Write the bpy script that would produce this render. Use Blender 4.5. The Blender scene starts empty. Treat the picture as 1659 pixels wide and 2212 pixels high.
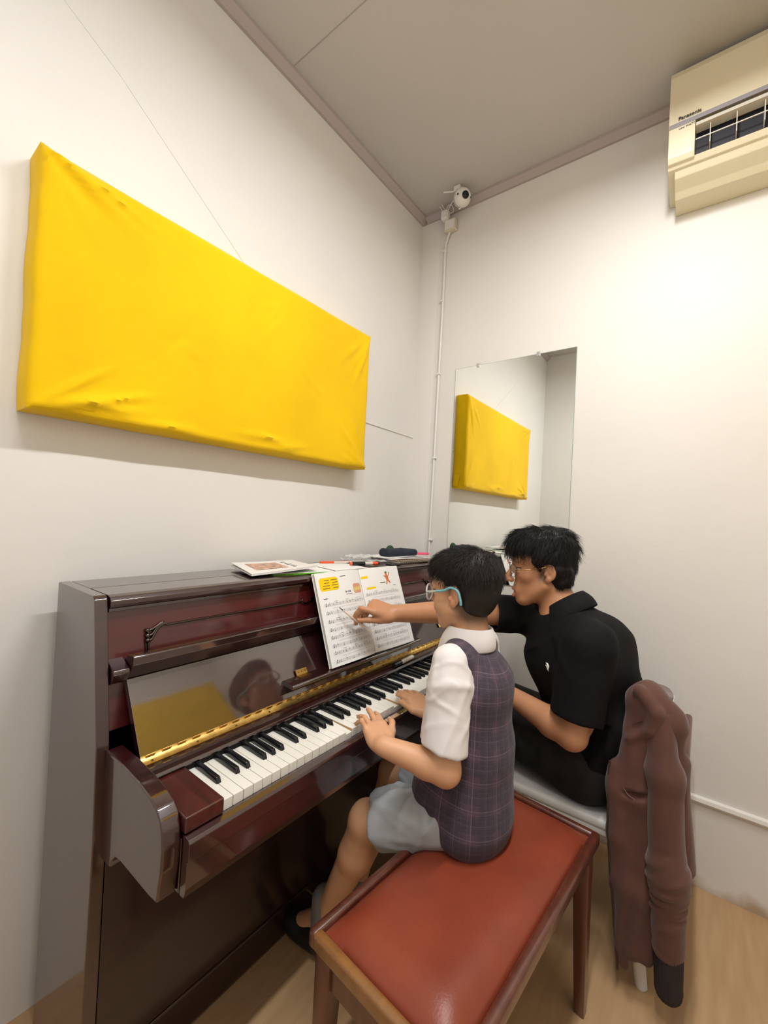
import bpy, bmesh, math, random
import numpy as np
from mathutils import Vector, Matrix, Euler

random.seed(7)
SC = bpy.context.scene
COL = SC.collection
PI = math.pi

# ---------------------------------------------------------------- camera
cam_data = bpy.data.cameras.new('camera')
cam = bpy.data.objects.new('camera', cam_data)
COL.objects.link(cam)
_f = Vector((0.79538, 0.60602, 0.01015)); _r = Vector((0.60486, -0.79471, 0.05093)); _u = Vector((-0.03894, 0.03436, 0.99865))
_m = Matrix((( _r.x, _u.x, -_f.x), (_r.y, _u.y, -_f.y), (_r.z, _u.z, -_f.z))).to_4x4()
_m.translation = (-1.9668, -1.3216, 1.2927)
cam.matrix_world = _m
cam_data.sensor_fit = 'HORIZONTAL'
cam_data.sensor_width = 36.0
cam_data.lens = 910.7 / 1659 * 36.0
cam_data.clip_start = 0.02
SC.camera = cam

# ---------------------------------------------------------------- world, exposure
world = bpy.data.worlds.new('world'); SC.world = world; world.use_nodes = True
world.node_tree.nodes['Background'].inputs[0].default_value = (0.55, 0.6, 0.68, 1)
world.node_tree.nodes['Background'].inputs[1].default_value = 0.3
SC.view_settings.view_transform = 'Standard'
SC.view_settings.look = 'None'
SC.view_settings.gamma = 1.0
SC.view_settings.use_curve_mapping = False
SC.view_settings.exposure = 0.0
SC.cycles.use_denoising = True
SC.cycles.max_bounces = 6
SC.cycles.diffuse_bounces = 4
SC.cycles.glossy_bounces = 3
SC.cycles.transmission_bounces = 3
SC.cycles.transparent_max_bounces = 6
SC.cycles.use_adaptive_sampling = True
SC.cycles.adaptive_threshold = 0.1
SC.cycles.caustics_reflective = False
SC.cycles.caustics_refractive = False

# room: wall_left is y = 0, wall_back is x = 0, the room is x < 0, y < 0
RX, RY, RH = -2.352, -2.15, 2.967
LAMPS = [(-0.98, -1.22, 2.84, 0.60, 21.0), (-1.82, -1.22, 2.84, 0.60, 16.0)]   # x, y, z, tube length, power

# ---------------------------------------------------------------- helpers
MATS = {}
def mat(name, color, rough=0.5, metal=0.0, var=None, bump=None, coat=0.0, spec=0.5, sheen=0.0, sss=0.0, trans=0.0, alpha=1.0, ior=1.45, emit=None):
    """var=(scale, amount) colour mottling; bump=(scale, strength, distance)"""
    if name in MATS: return MATS[name]
    m = bpy.data.materials.new(name); m.use_nodes = True
    nt = m.node_tree; b = nt.nodes['Principled BSDF']
    b.inputs['Base Color'].default_value = (*color, 1)
    b.inputs['Roughness'].default_value = rough
    b.inputs['Metallic'].default_value = metal
    b.inputs['Specular IOR Level'].default_value = spec
    b.inputs['Coat Weight'].default_value = coat
    b.inputs['Coat Roughness'].default_value = 0.05
    b.inputs['Sheen Weight'].default_value = sheen
    b.inputs['IOR'].default_value = ior
    b.inputs['Transmission Weight'].default_value = trans
    b.inputs['Alpha'].default_value = alpha
    if sss:
        b.inputs['Subsurface Weight'].default_value = sss
        b.inputs['Subsurface Radius'].default_value = (0.012, 0.005, 0.003)
        b.inputs['Subsurface Scale'].default_value = 0.5
    if emit:
        b.inputs['Emission Color'].default_value = (*emit[0], 1); b.inputs['Emission Strength'].default_value = emit[1]
    tc = nt.nodes.new('ShaderNodeTexCoord')
    if var:
        n = nt.nodes.new('ShaderNodeTexNoise'); n.inputs['Scale'].default_value = var[0]; n.inputs['Detail'].default_value = 5
        nt.links.new(tc.outputs['Object'], n.inputs['Vector'])
        r = nt.nodes.new('ShaderNodeMapRange'); r.inputs['From Min'].default_value = 0.3; r.inputs['From Max'].default_value = 0.7
        r.inputs['To Min'].default_value = 1 - var[1]; r.inputs['To Max'].default_value = 1 + var[1]
        nt.links.new(n.outputs['Fac'], r.inputs['Value'])
        mx = nt.nodes.new('ShaderNodeVectorMath'); mx.operation = 'SCALE'; mx.inputs[0].default_value = color
        nt.links.new(r.outputs['Result'], mx.inputs['Scale']); nt.links.new(mx.outputs[0], b.inputs['Base Color'])
    if bump:
        n = nt.nodes.new('ShaderNodeTexNoise'); n.inputs['Scale'].default_value = bump[0]; n.inputs['Detail'].default_value = 4
        nt.links.new(tc.outputs['Object'], n.inputs['Vector'])
        bp = nt.nodes.new('ShaderNodeBump'); bp.inputs['Strength'].default_value = bump[1]; bp.inputs['Distance'].default_value = bump[2]
        nt.links.new(n.outputs['Fac'], bp.inputs['Height']); nt.links.new(bp.outputs[0], b.inputs['Normal'])
    MATS[name] = m
    return m

def link(name, me, m=None, parent=None, smooth=False):
    o = bpy.data.objects.new(name, me); COL.objects.link(o)
    if m is not None and not me.materials: me.materials.append(m)
    if parent is not None: o.parent = parent
    if smooth:
        me.polygons.foreach_set('use_smooth', [True] * len(me.polygons)); me.update()
    return o

def from_bm(name, bm, m, parent=None, smooth=False):
    me = bpy.data.meshes.new(name); bmesh.ops.recalc_face_normals(bm, faces=bm.faces[:]); bm.to_mesh(me); bm.free()
    return link(name, me, m, parent, smooth)

def empty(name, label, cat, group=None, loc=(0, 0, 0)):
    o = bpy.data.objects.new(name, None); COL.objects.link(o); o.location = loc; o.empty_display_size = 0.05
    return tag(o, label, cat, group)

def tag(o, label=None, cat=None, group=None, kind=None):
    if label: o['label'] = label
    if cat: o['category'] = cat
    if group: o['group'] = group
    if kind: o['kind'] = kind
    return o

def add_box(bm, c, s, rot=None, bevel=0, seg=2):
    r = bmesh.ops.create_cube(bm, size=1.0)
    vs = r['verts']
    M = Matrix.Translation(c) @ (rot.to_4x4() if rot is not None else Matrix.Identity(4)) @ Matrix.Diagonal((*s, 1))
    bmesh.ops.transform(bm, matrix=M, verts=vs)
    if bevel:
        es = list({e for v in vs for e in v.link_edges})
        bmesh.ops.bevel(bm, geom=es, offset=bevel, segments=seg, profile=0.5, affect='EDGES', clamp_overlap=True)

def smooth_by_angle(o, ang=35):
    me = o.data
    me.polygons.foreach_set('use_smooth', [True] * len(me.polygons))
    bm = bmesh.new(); bm.from_mesh(me)
    a = math.radians(ang)
    for e in bm.edges:
        e.smooth = len(e.link_faces) == 2 and e.calc_face_angle(0) < a
    bm.to_mesh(me); bm.free()
    return o

def rbox(name, m, parent, x, y, z, bevel=0.0, seg=2, rot=None):
    bm = bmesh.new()
    c = ((x[0] + x[1]) / 2, (y[0] + y[1]) / 2, (z[0] + z[1]) / 2)
    add_box(bm, c, (abs(x[1] - x[0]), abs(y[1] - y[0]), abs(z[1] - z[0])), rot, bevel, seg)
    o = from_bm(name, bm, m, parent)
    if bevel: weighted(smooth_by_angle(o, 50))
    return o

def weighted(o):
    md = o.modifiers.new('weighted_normal', 'WEIGHTED_NORMAL'); md.mode = 'FACE_AREA'; md.weight = 100; md.keep_sharp = True
    return o

def prism(name, m, parent, prof, axis, a, b, bevel=0.0, seg=2):
    """extrude a 2D profile along axis ('x': prof is (y,z); 'y': (x,z); 'z': (x,y)) from a to b"""
    bm = bmesh.new()
    mk = {'x': lambda p, t: (t, p[0], p[1]), 'y': lambda p, t: (p[0], t, p[1]), 'z': lambda p, t: (p[0], p[1], t)}[axis]
    v0 = [bm.verts.new(mk(p, a)) for p in prof]; v1 = [bm.verts.new(mk(p, b)) for p in prof]
    bm.faces.new(v0); bm.faces.new(v1[::-1])
    n = len(prof)
    for i in range(n): bm.faces.new((v0[i], v0[(i + 1) % n], v1[(i + 1) % n], v1[i]))
    bmesh.ops.recalc_face_normals(bm, faces=bm.faces[:])
    if bevel:
        bmesh.ops.bevel(bm, geom=bm.edges[:], offset=bevel, segments=seg, profile=0.5, affect='EDGES', clamp_overlap=True)
    o = from_bm(name, bm, m, parent)
    smooth_by_angle(o, 40)
    return weighted(o) if bevel else o

def add_tube(bm, pts, rad, sides=10, cap=True, closed=False):
    pts = [Vector(p) for p in pts]
    n = len(pts); rads = rad if isinstance(rad, (list, tuple)) else [rad] * n
    rings = []; up = None
    for i, p in enumerate(pts):
        if closed: t = pts[(i + 1) % n] - pts[i - 1]
        else: t = pts[min(i + 1, n - 1)] - pts[max(i - 1, 0)]
        t.normalize()
        if up is None: up = t.orthogonal().normalized()
        else:
            up = up - t * up.dot(t)
            up = up.normalized() if up.length > 1e-6 else t.orthogonal().normalized()
        w = t.cross(up)
        rings.append([bm.verts.new(p + (up * math.cos(2 * PI * k / sides) + w * math.sin(2 * PI * k / sides)) * rads[i]) for k in range(sides)])
    for i in range(n if closed else n - 1):
        a, b = rings[i], rings[(i + 1) % n]
        for k in range(sides): bm.faces.new((a[k], a[(k + 1) % sides], b[(k + 1) % sides], b[k]))
    if cap and not closed:
        bm.faces.new(rings[0][::-1]); bm.faces.new(rings[-1])

def tube(name, m, parent, pts, rad, sides=10, closed=False):
    bm = bmesh.new(); add_tube(bm, pts, rad, sides, True, closed)
    return smooth_by_angle(from_bm(name, bm, m, parent), 60)

def add_lathe(bm, prof, M=None, seg=24):
    M = M or Matrix.Identity(4); rings = []
    for r, h in prof:
        rings.append([bm.verts.new(M @ Vector((r * math.cos(2 * PI * k / seg), r * math.sin(2 * PI * k / seg), h))) for k in range(seg)])
    for a, b in zip(rings, rings[1:]):
        for k in range(seg): bm.faces.new((a[k], a[(k + 1) % seg], b[(k + 1) % seg], b[k]))
    bm.faces.new(rings[0][::-1]); bm.faces.new(rings[-1])

def lathe(name, m, parent, prof, M=None, seg=24):
    bm = bmesh.new(); add_lathe(bm, prof, M, seg)
    return smooth_by_angle(from_bm(name, bm, m, parent), 45)

def spline(pts, n=8):
    """Catmull-Rom through pts"""
    P = [Vector(p) for p in pts]; out = []
    for i in range(len(P) - 1):
        p0 = P[max(i - 1, 0)]; p1 = P[i]; p2 = P[i + 1]; p3 = P[min(i + 2, len(P) - 1)]
        for k in range(n):
            t = k / n
            out.append(0.5 * ((2 * p1) + (p2 - p0) * t + (2 * p0 - 5 * p1 + 4 * p2 - p3) * t * t + (3 * p1 - p0 - 3 * p2 + p3) * t ** 3))
    out.append(P[-1]); return out

def text_mesh(name, txt, size, m, parent, M, extrude=0.0004, shear=0.0, bold=0.0):
    cu = bpy.data.curves.new(name, 'FONT'); cu.body = txt; cu.size = size; cu.extrude = extrude; cu.shear = shear; cu.offset = bold
    cu.resolution_u = 3
    t = bpy.data.objects.new(name + '_tmp', cu); COL.objects.link(t)
    dg = bpy.context.evaluated_depsgraph_get(); me = bpy.data.meshes.new_from_object(t.evaluated_get(dg))
    bpy.data.objects.remove(t); bpy.data.curves.remove(cu)
    me.transform(M); me.materials.clear()
    return link(name, me, m, parent)
# ---------------------------------------------------------------- materials of the setting
def wall_mat(name, color, stain=0.0):
    m = bpy.data.materials.new(name); m.use_nodes = True; nt = m.node_tree; b = nt.nodes['Principled BSDF']
    N = nt.nodes.new; L = nt.links.new
    b.inputs['Roughness'].default_value = 0.55; b.inputs['Specular IOR Level'].default_value = 0.35
    tc = N('ShaderNodeTexCoord')
    n1 = N('ShaderNodeTexNoise'); n1.inputs['Scale'].default_value = 2.2; n1.inputs['Detail'].default_value = 3
    L(tc.outputs['Object'], n1.inputs['Vector'])
    cr = N('ShaderNodeValToRGB'); cr.color_ramp.elements[0].position = 0.35; cr.color_ramp.elements[1].position = 0.65
    c = np.array(color)
    cr.color_ramp.elements[0].color = (*(c * 0.965), 1); cr.color_ramp.elements[1].color = (*c, 1)
    L(n1.outputs['Fac'], cr.inputs['Fac'])
    out = cr.outputs['Color']
    if stain:   # damp brown stains with ragged edges low on the wall
        sx = N('ShaderNodeSeparateXYZ'); L(tc.outputs['Object'], sx.inputs[0])
        n2 = N('ShaderNodeTexNoise'); n2.inputs['Scale'].default_value = 9; n2.inputs['Detail'].default_value = 5
        L(tc.outputs['Object'], n2.inputs['Vector'])
        ad = N('ShaderNodeMath'); ad.operation = 'MULTIPLY_ADD'; ad.inputs[1].default_value = 0.16; ad.inputs[2].default_value = -0.06
        L(n2.outputs['Fac'], ad.inputs[0])
        su = N('ShaderNodeMath'); su.operation = 'SUBTRACT'; L(ad.outputs[0], su.inputs[0]); L(sx.outputs['Z'], su.inputs[1])
        mr = N('ShaderNodeMapRange'); mr.inputs['From Min'].default_value = -0.03; mr.inputs['From Max'].default_value = 0.03; mr.inputs['To Max'].default_value = stain
        L(su.outputs[0], mr.inputs['Value'])
        mx = N('ShaderNodeMix'); mx.data_type = 'RGBA'; mx.inputs['B'].default_value = (0.42, 0.30, 0.18, 1)
        L(mr.outputs['Result'], mx.inputs['Factor']); L(out, mx.inputs['A']); out = mx.outputs['Result']
    L(out, b.inputs['Base Color'])
    n3 = N('ShaderNodeTexNoise'); n3.inputs['Scale'].default_value = 24; n3.inputs['Detail'].default_value = 3
    L(tc.outputs['Object'], n3.inputs['Vector'])
    bp = N('ShaderNodeBump'); bp.inputs['Strength'].default_value = 0.16; bp.inputs['Distance'].default_value = 0.006
    L(n3.outputs['Fac'], bp.inputs['Height']); L(bp.outputs[0], b.inputs['Normal'])
    return m

M_WALL = wall_mat('wall_paint', (0.79, 0.775, 0.75))
M_WALLB = wall_mat('wall_paint_back', (0.79, 0.77, 0.74), stain=0.85)
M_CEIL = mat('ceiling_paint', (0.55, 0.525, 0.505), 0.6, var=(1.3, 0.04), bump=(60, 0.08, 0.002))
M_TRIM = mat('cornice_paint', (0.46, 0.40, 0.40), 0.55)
M_RAIL = mat('rail_paint', (0.82, 0.80, 0.76), 0.4)

def floor_material():
    m = bpy.data.materials.new('tan_floor_sheet'); m.use_nodes = True; nt = m.node_tree; b = nt.nodes['Principled BSDF']
    N = nt.nodes.new; L = nt.links.new
    b.inputs['Roughness'].default_value = 0.45
    tc = N('ShaderNodeTexCoord'); mp = N('ShaderNodeMapping'); mp.inputs['Scale'].default_value = (3, 26, 1); mp.inputs['Rotation'].default_value = (0, 0, 0.55)
    L(tc.outputs['Object'], mp.inputs['Vector'])
    n = N('ShaderNodeTexNoise'); n.inputs['Scale'].default_value = 1.6; n.inputs['Detail'].default_value = 6; L(mp.outputs[0], n.inputs['Vector'])
    cr = N('ShaderNodeValToRGB'); cr.color_ramp.elements[0].position = 0.3; cr.color_ramp.elements[1].position = 0.7
    cr.color_ramp.elements[0].color = (0.45, 0.28, 0.14, 1); cr.color_ramp.elements[1].color = (0.53, 0.345, 0.185, 1)
    L(n.outputs['Fac'], cr.inputs['Fac']); L(cr.outputs['Color'], b.inputs['Base Color'])
    return m
M_FLOOR = floor_material()

def structure(o): o['kind'] = 'structure'; return o
T = 0.12
structure(rbox('floor', M_FLOOR, None, (RX - T, T), (RY - T, T), (-0.1, 0.0)))
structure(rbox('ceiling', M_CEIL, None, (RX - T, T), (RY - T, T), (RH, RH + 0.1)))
structure(rbox('wall_left', M_WALL, None, (RX - T, T), (0.0, T), (0, RH)))
structure(rbox('wall_back', M_WALLB, None, (0.0, T), (RY - T, 0.0), (0, RH)))
structure(rbox('wall_right', M_WALL, None, (RX - T, T), (RY - T, RY), (0, RH)))
structure(rbox('wall_front', M_WALL, None, (RX - T, RX), (RY, 0.0), (0, RH)))
# cornice strips under the ceiling
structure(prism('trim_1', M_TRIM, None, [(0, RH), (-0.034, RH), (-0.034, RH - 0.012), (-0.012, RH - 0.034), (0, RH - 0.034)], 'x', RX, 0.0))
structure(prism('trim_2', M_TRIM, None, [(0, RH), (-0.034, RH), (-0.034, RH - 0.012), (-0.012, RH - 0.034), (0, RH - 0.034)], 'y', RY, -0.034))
# half-round rail low on the back wall
structure(prism('trim_3', M_RAIL, None, [(0, 0.304), (-0.010, 0.306), (-0.015, 0.314), (-0.012, 0.326), (0, 0.330)], 'y', RY, -0.02))
# raised joint lines on the plaster
structure(tube('trim_4', M_WALL, None, [(-1.70, -0.0002, 2.567), (-1.53, -0.0002, 2.468), (-1.19, -0.0002, 2.212), (-0.95, -0.0002, 2.03)], 0.0014, 6))
structure(tube('trim_5', M_RAIL, None, [(-0.50, 0, 1.742), (-0.2, 0, 1.741), (-0.004, 0, 1.740)], 0.0045, 6))
# straight ceiling board seams
M_SEAM = mat('ceiling_seam', (0.40, 0.37, 0.35), 0.7)
structure(rbox('trim_6', M_SEAM, None, (-0.977, -0.974), (RY, -0.036), (RH - 0.0012, RH + 0.001)))
# vertical plaster edge by the corner
structure(prism('trim_8', M_WALLB, None, [(0, 0), (-0.006, 0), (-0.005, -0.098), (0, -0.112)], 'z', 1.0, RH - 0.034))

# ---------------------------------------------------------------- lamp (above the picture)
M_TUBE = mat('lamp_tube', (1, 1, 1), 0.4, emit=((1.0, 0.985, 0.968), 6.0))
M_LAMPBODY = mat('lamp_body', (0.8, 0.8, 0.78), 0.4)
for n_, (lx, ly, lz, LL, LPW) in enumerate(LAMPS):
    lp = empty('ceiling_lamp', ['white fluorescent batten hung below the ceiling nearer the air conditioner', 'white fluorescent batten hung below the ceiling farther from the air conditioner'][n_], 'lamp', loc=(lx, ly, RH))
    dz = lz - RH
    rbox('lamp_body', M_LAMPBODY, lp, (-LL / 2 - 0.03, LL / 2 + 0.03), (-0.03, 0.03), (dz + 0.02, dz + 0.075), 0.006)
    tube('lamp_tube', M_TUBE, lp, [(-LL / 2, 0, dz), (LL / 2, 0, dz)], 0.014, 12)
    for sgn in (-1, 1):
        rbox('hanger', M_LAMPBODY, lp, (sgn * LL / 3 - 0.006, sgn * LL / 3 + 0.006), (-0.006, 0.006), (dz + 0.07, 0.0))
    ld = bpy.data.lights.new('lamp_light', 'AREA'); ld.shape = 'RECTANGLE'; ld.size = LL; ld.size_y = 0.05
    ld.energy = LPW; ld.color = (1.0, 0.985, 0.968)
    lo = bpy.data.objects.new('lamp_light', ld); COL.objects.link(lo); lo.location = (0, 0, dz - 0.03); lo.parent = lp

# ---------------------------------------------------------------- yellow acoustic panels
def cloth_panel(name, label, x0, x1, z0, z1, ywall, out, seed):
    """fabric covered board; out = -1 faces -y, +1 faces +y"""
    rng = np.random.RandomState(seed)
    t = 0.0855; nx, nz = 120, 62
    W_, H_ = x1 - x0, z1 - z0
    folds = []
    for _ in range(26):
        folds.append((rng.uniform(0, W_), rng.uniform(0, H_), rng.uniform(0, PI), rng.uniform(0.02, 0.09), rng.uniform(0.004, 0.012), rng.uniform(-0.0030, 0.0036)))
    # stronger pulls near the corners, fanning from them
    for cx, cz, a0 in ((0, H_, -0.75), (0, 0, 0.7), (W_, 0, 2.4), (W_, H_, -2.4)):
        for k in range(7):
            a = a0 + rng.uniform(-0.55, 0.55); d = rng.uniform(0.06, 0.2)
            folds.append((cx + math.cos(a) * d, cz + math.sin(a) * d, a, rng.uniform(0.05, 0.1), rng.uniform(0.005, 0.010), rng.uniform(0.004, 0.0085)))
    for k in range(9):
        folds.append((rng.uniform(0.1, W_ - 0.05), rng.uniform(0.01, 0.05), rng.uniform(-0.2, 0.3), rng.uniform(0.04, 0.09), 0.007, rng.uniform(0.004, 0.008)))
    X, Z = np.meshgrid(np.linspace(0, W_, nx), np.linspace(0, H_, nz), indexing='ij')
    D = np.zeros_like(X)
    for fx, fz, a, l, w, h in folds:
        u = (X - fx) * math.cos(a) + (Z - fz) * math.sin(a); v = -(X - fx) * math.sin(a) + (Z - fz) * math.cos(a)
        D += h * np.exp(-(u / l) ** 2 - (v / w) ** 2)
    e = np.minimum(np.minimum(X, W_ - X), np.minimum(Z, H_ - Z))
    rnd = 0.010
    drop = np.where(e < rnd, rnd - np.sqrt(np.maximum(rnd ** 2 - (rnd - np.minimum(e, rnd)) ** 2, 0)), 0)
    Dp = t - drop + D
    wob = 0.0022 * np.sin(Z * 23 + seed) + 0.0018 * np.sin(X * 17 + 1.3 * seed)
    verts = []; faces = []
    for i in range(nx):
        for k in range(nz):
            xx = X[i, k]; zz = Z[i, k]
            if i == 0: xx -= abs(wob[i, k])
            if i == nx - 1: xx += abs(wob[i, k])
            if k == 0: zz -= 0.4 * abs(wob[i, k])
            if k == nz - 1: zz += 0.4 * abs(wob[i, k])
            verts.append((x0 + xx, ywall + out * Dp[i, k], z0 + zz))
    for i in range(nx - 1):
        for k in range(nz - 1): faces.append((i * nz + k, (i + 1) * nz + k, (i + 1) * nz + k + 1, i * nz + k + 1))
    rim = [(i, 0) for i in range(nx)] + [(nx - 1, k) for k in range(1, nz)] + [(i, nz - 1) for i in range(nx - 2, -1, -1)] + [(0, k) for k in range(nz - 2, 0, -1)]
    base = len(verts)
    for i, k in rim:
        v = verts[i * nz + k]; verts.append((v[0], ywall + out * 0.001, v[2]))
    n = len(rim)
    for j in range(n):
        a = rim[j][0] * nz + rim[j][1]; b = rim[(j + 1) % n][0] * nz + rim[(j + 1) % n][1]
        faces.append((b, a, base + j, base + (j + 1) % n))
    faces.append(tuple(range(base, base + n)))
    me = bpy.data.meshes.new(name); me.from_pydata(verts, [], faces)
    bm = bmesh.new(); bm.from_mesh(me); bmesh.ops.recalc_face_normals(bm, faces=bm.faces[:]); bm.to_mesh(me); bm.free()
    root = empty(name, label, 'wall panel')
    o = link('fabric_cover', me, M_YELLOW, root, True); smooth_by_angle(o, 60)
    # folded fabric tucked at the lower corner
    s = 1 if out < 0 else -1
    bm = bmesh.new(); add_box(bm, (x1 + 0.006, ywall + out * 0.025, z0 + 0.05), (0.014, 0.04, 0.075), Euler((0.15, 0.0, 0.1)).to_matrix(), 0.006, 3)
    from_bm('corner_fold', bm, M_YELLOW, root, True)
    return root
M_YELLOW = mat('yellow_felt', (0.87, 0.545, 0.001), 0.85, var=(3.0, 0.09), bump=(90, 0.35, 0.002), sheen=0.15, spec=0.2)
cloth_panel('acoustic_panel', 'large yellow fabric acoustic panel on the wall above the piano', -1.7045, -0.5062, 1.5, 2.1074, 0.0, -1, 3)
cloth_panel('acoustic_panel', 'yellow fabric panel on the wall facing the piano, seen only as a reflection', -1.30, -0.12, 1.62, 2.24, RY, 1, 9)

# ---------------------------------------------------------------- mirror
M_MIRROR = mat('mirror_silver', (0.93, 0.95, 0.93), 0.0, metal=1.0)
M_GLASSEDGE = mat('mirror_edge', (0.33, 0.42, 0.38), 0.2)
mr = empty('wall_mirror', 'frameless rectangular mirror on the wall behind the two people', 'mirror', loc=(0, -0.55, 1.5))
rbox('glass_edge', M_GLASSEDGE, mr, (-0.0045, -0.0004), (-0.298, 0.298), (-0.505, 0.583))
rbox('mirror_face', M_MIRROR, mr, (-0.0052, -0.0046), (-0.2965, 0.2965), (-0.5035, 0.5815))
M_CLIP = mat('mirror_clip', (0.62, 0.62, 0.6), 0.3, metal=0.7)
for yy in (-0.13, 0.17):
    rbox('clip', M_CLIP, mr, (-0.008, -0.001), (yy - 0.008, yy + 0.008), (0.572, 0.592), 0.001)

# ---------------------------------------------------------------- air conditioner
M_AC = mat('ac_plastic', (0.80, 0.725, 0.53), 0.38, var=(4, 0.03))
M_ACLOW = mat('ac_plastic_low', (0.74, 0.68, 0.49), 0.4)
M_ACBAND = mat('ac_band', (0.33, 0.31, 0.34), 0.4)
M_ACDARK = mat('ac_dark', (0.02, 0.02, 0.028), 0.5)
M_ACVANE = mat('ac_vane', (0.72, 0.68, 0.60), 0.4)
ac = empty('air_conditioner', 'cream wall-mounted split air conditioner with grey stripe and open vent', 'air conditioner', loc=(0, -1.57, 2.6))
AY0, AY1 = -0.40, 0.40
# body profile in (x, z-2.6), front face at x ~ -0.195
body = [(-0.001, -0.035), (-0.001, 0.345), (-0.165, 0.345), (-0.188, 0.335), (-0.198, 0.31), (-0.203, 0.14), (-0.200, 0.128), (-0.15, 0.120), (-0.15, 0.016), (-0.186, 0.010), (-0.172, -0.006), (-0.12, -0.014)]
prism('body', M_AC, ac, body, 'y', AY0, AY1, 0.002)
fr = [(-0.204, 0.122), (-0.201, 0.020), (-0.19, 0.004), (-0.145, -0.004), (-0.145, 0.122)]
prism('end_cap', M_AC, ac, fr, 'y', AY1 - 0.078, AY1 - 0.0005, 0.003)
prism('end_cap', M_AC, ac, fr, 'y', AY0 + 0.0005, AY0 + 0.078, 0.003)
prism('stripe', M_ACBAND, ac, [(-0.206, 0.136), (-0.2055, 0.121), (-0.198, 0.121), (-0.198, 0.136)], 'y', AY0 + 0.002, AY1 - 0.002, 0.001)
rbox('vent_recess', M_ACDARK, ac, (-0.158, -0.149), (AY0 + 0.078, AY1 - 0.078), (0.014, 0.121))
prism('louver', M_ACVANE, ac, [(-0.206, 0.098), (-0.202, 0.112), (-0.170, 0.101), (-0.170, 0.096)], 'y', AY0 + 0.08, AY1 - 0.08)
for k in range(9):
    yy = AY0 + 0.12 + k * 0.07
    rbox('vane', M_ACVANE, ac, (-0.196, -0.16), (yy - 0.0012, yy + 0.0012), (0.030, 0.096))
tube('vane_rod', M_ACVANE, ac, [(-0.194, AY0 + 0.08, 0.058), (-0.194, AY1 - 0.08, 0.058)], 0.0022, 6)
prism('wall_bracket', M_ACLOW, ac, [(-0.001, -0.075), (-0.001, -0.034), (-0.115, -0.014), (-0.165, -0.004), (-0.150, -0.028), (-0.11, -0.052), (-0.09, -0.070)], 'y', AY0 + 0.02, AY1 - 0.02, 0.003)
MT = Matrix.Translation((-0.2065, AY1 - 0.028, 0.142)) @ Euler((PI / 2, 0, -PI / 2)).to_matrix().to_4x4() @ Matrix.Rotation(math.radians(-2), 4, 'X')
M_INK = mat('dark_print', (0.025, 0.022, 0.025), 0.5)
text_mesh('lettering', 'Panasonic', 0.0165, M_INK, ac, MT, bold=0.0004)
text_mesh('lettering', 'Low WATT', 0.0095, M_INK, ac, Matrix.Translation((-0.2052, AY1 - 0.030, 0.109)) @ Euler((PI / 2, 0, -PI / 2)).to_matrix().to_4x4())

# ---------------------------------------------------------------- security camera, its adapter, socket and cable
M_WPL = mat('white_plastic', (0.82, 0.80, 0.78), 0.3)
M_BPL = mat('black_plastic', (0.012, 0.012, 0.014), 0.25)
M_CREAM = mat('cream_plastic', (0.70, 0.63, 0.50), 0.4)
sc_ = empty('security_camera', 'white round security camera under the ceiling by the corner', 'camera', loc=(-0.105, -0.295, 2.912))
Mc = Matrix.Rotation(math.radians(-128), 4, 'Z') @ Matrix.Rotation(math.radians(108), 4, 'Y')
R_ = 0.044
prof = [(0.001, -R_)] + [(R_ * math.sin(a), -R_ * math.cos(a)) for a in np.linspace(0.12, PI - 0.42, 18)]
lathe('camera_ball', M_WPL, sc_, prof, Mc, 28)
zc = -R_ * math.cos(PI - 0.42)
lathe('lens_ring', M_BPL, sc_, [(0.0175, zc - 0.001), (0.0175, zc + 0.003), (0.014, zc + 0.0035), (0.0125, zc + 0.001)], Mc, 24)
lathe('lens', mat('lens_glass', (0.02, 0.02, 0.03), 0.05), sc_, [(0.0125, zc - 0.002), (0.009, zc + 0.002), (0.004, zc + 0.004), (0.001, zc + 0.0045)], Mc, 20)
for a in (-0.9, 0.9):
    lathe('infrared_window', M_BPL, sc_, [(0.0045, -0.001), (0.0045, 0.001), (0.001, 0.0016)], Mc @ Matrix.Rotation(a, 4, 'X') @ Matrix.Translation((0, 0, R_)), 12)
tube('seam_ring', M_BPL, sc_, [Mc @ Vector((R_ * 1.002 * math.cos(t), R_ * 1.002 * math.sin(t), 0.0)) for t in np.linspace(0, 2 * PI, 33)[:-1]], 0.0009, 5, True)
rbox('mount_block', M_WPL, sc_, (-0.030, 0.012), (0.0, 0.036), (0.028, 0.054), 0.003)
tube('mount_neck', M_WPL, sc_, [(-0.012, 0.014, 0.04), (-0.004, 0.006, 0.02)], 0.011, 10)
tube('antenna', M_WPL, sc_, [(-0.028, 0.035, 0.028), (-0.06, 0.075, 0.02)], 0.0032, 8)
tube('antenna', M_WPL, sc_, [(0.01, 0.0, -0.036), (-0.004, 0.012, -0.055)], 0.0032, 8)
wire = spline([(-0.085, -0.27, 2.955), (-0.09, -0.235, 2.93), (-0.075, -0.20, 2.905), (-0.05, -0.185, 2.885), (-0.045, -0.175, 2.90)], 6)
tag(tube('power_wire', M_WPL, None, wire, 0.0022, 6), 'thin white wire from security camera to its plug adapter', 'wire')
ad = empty('plug_adapter', 'small white power adapter plugged in below the security camera', 'adapter', loc=(-0.038, -0.165, 2.905))
rbox('adapter_body', M_WPL, ad, (-0.022, 0.018), (-0.019, 0.019), (-0.020, 0.026), 0.006, 3)
tube('wire_loop', M_WPL, ad, spline([(-0.01, -0.008, 0.026), (-0.012, -0.022, 0.048), (-0.005, -0.04, 0.04), (0.0, -0.045, 0.015), (-0.004, -0.030, 0.006), (-0.008, -0.022, 0.02)], 6), 0.0022, 6)
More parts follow.
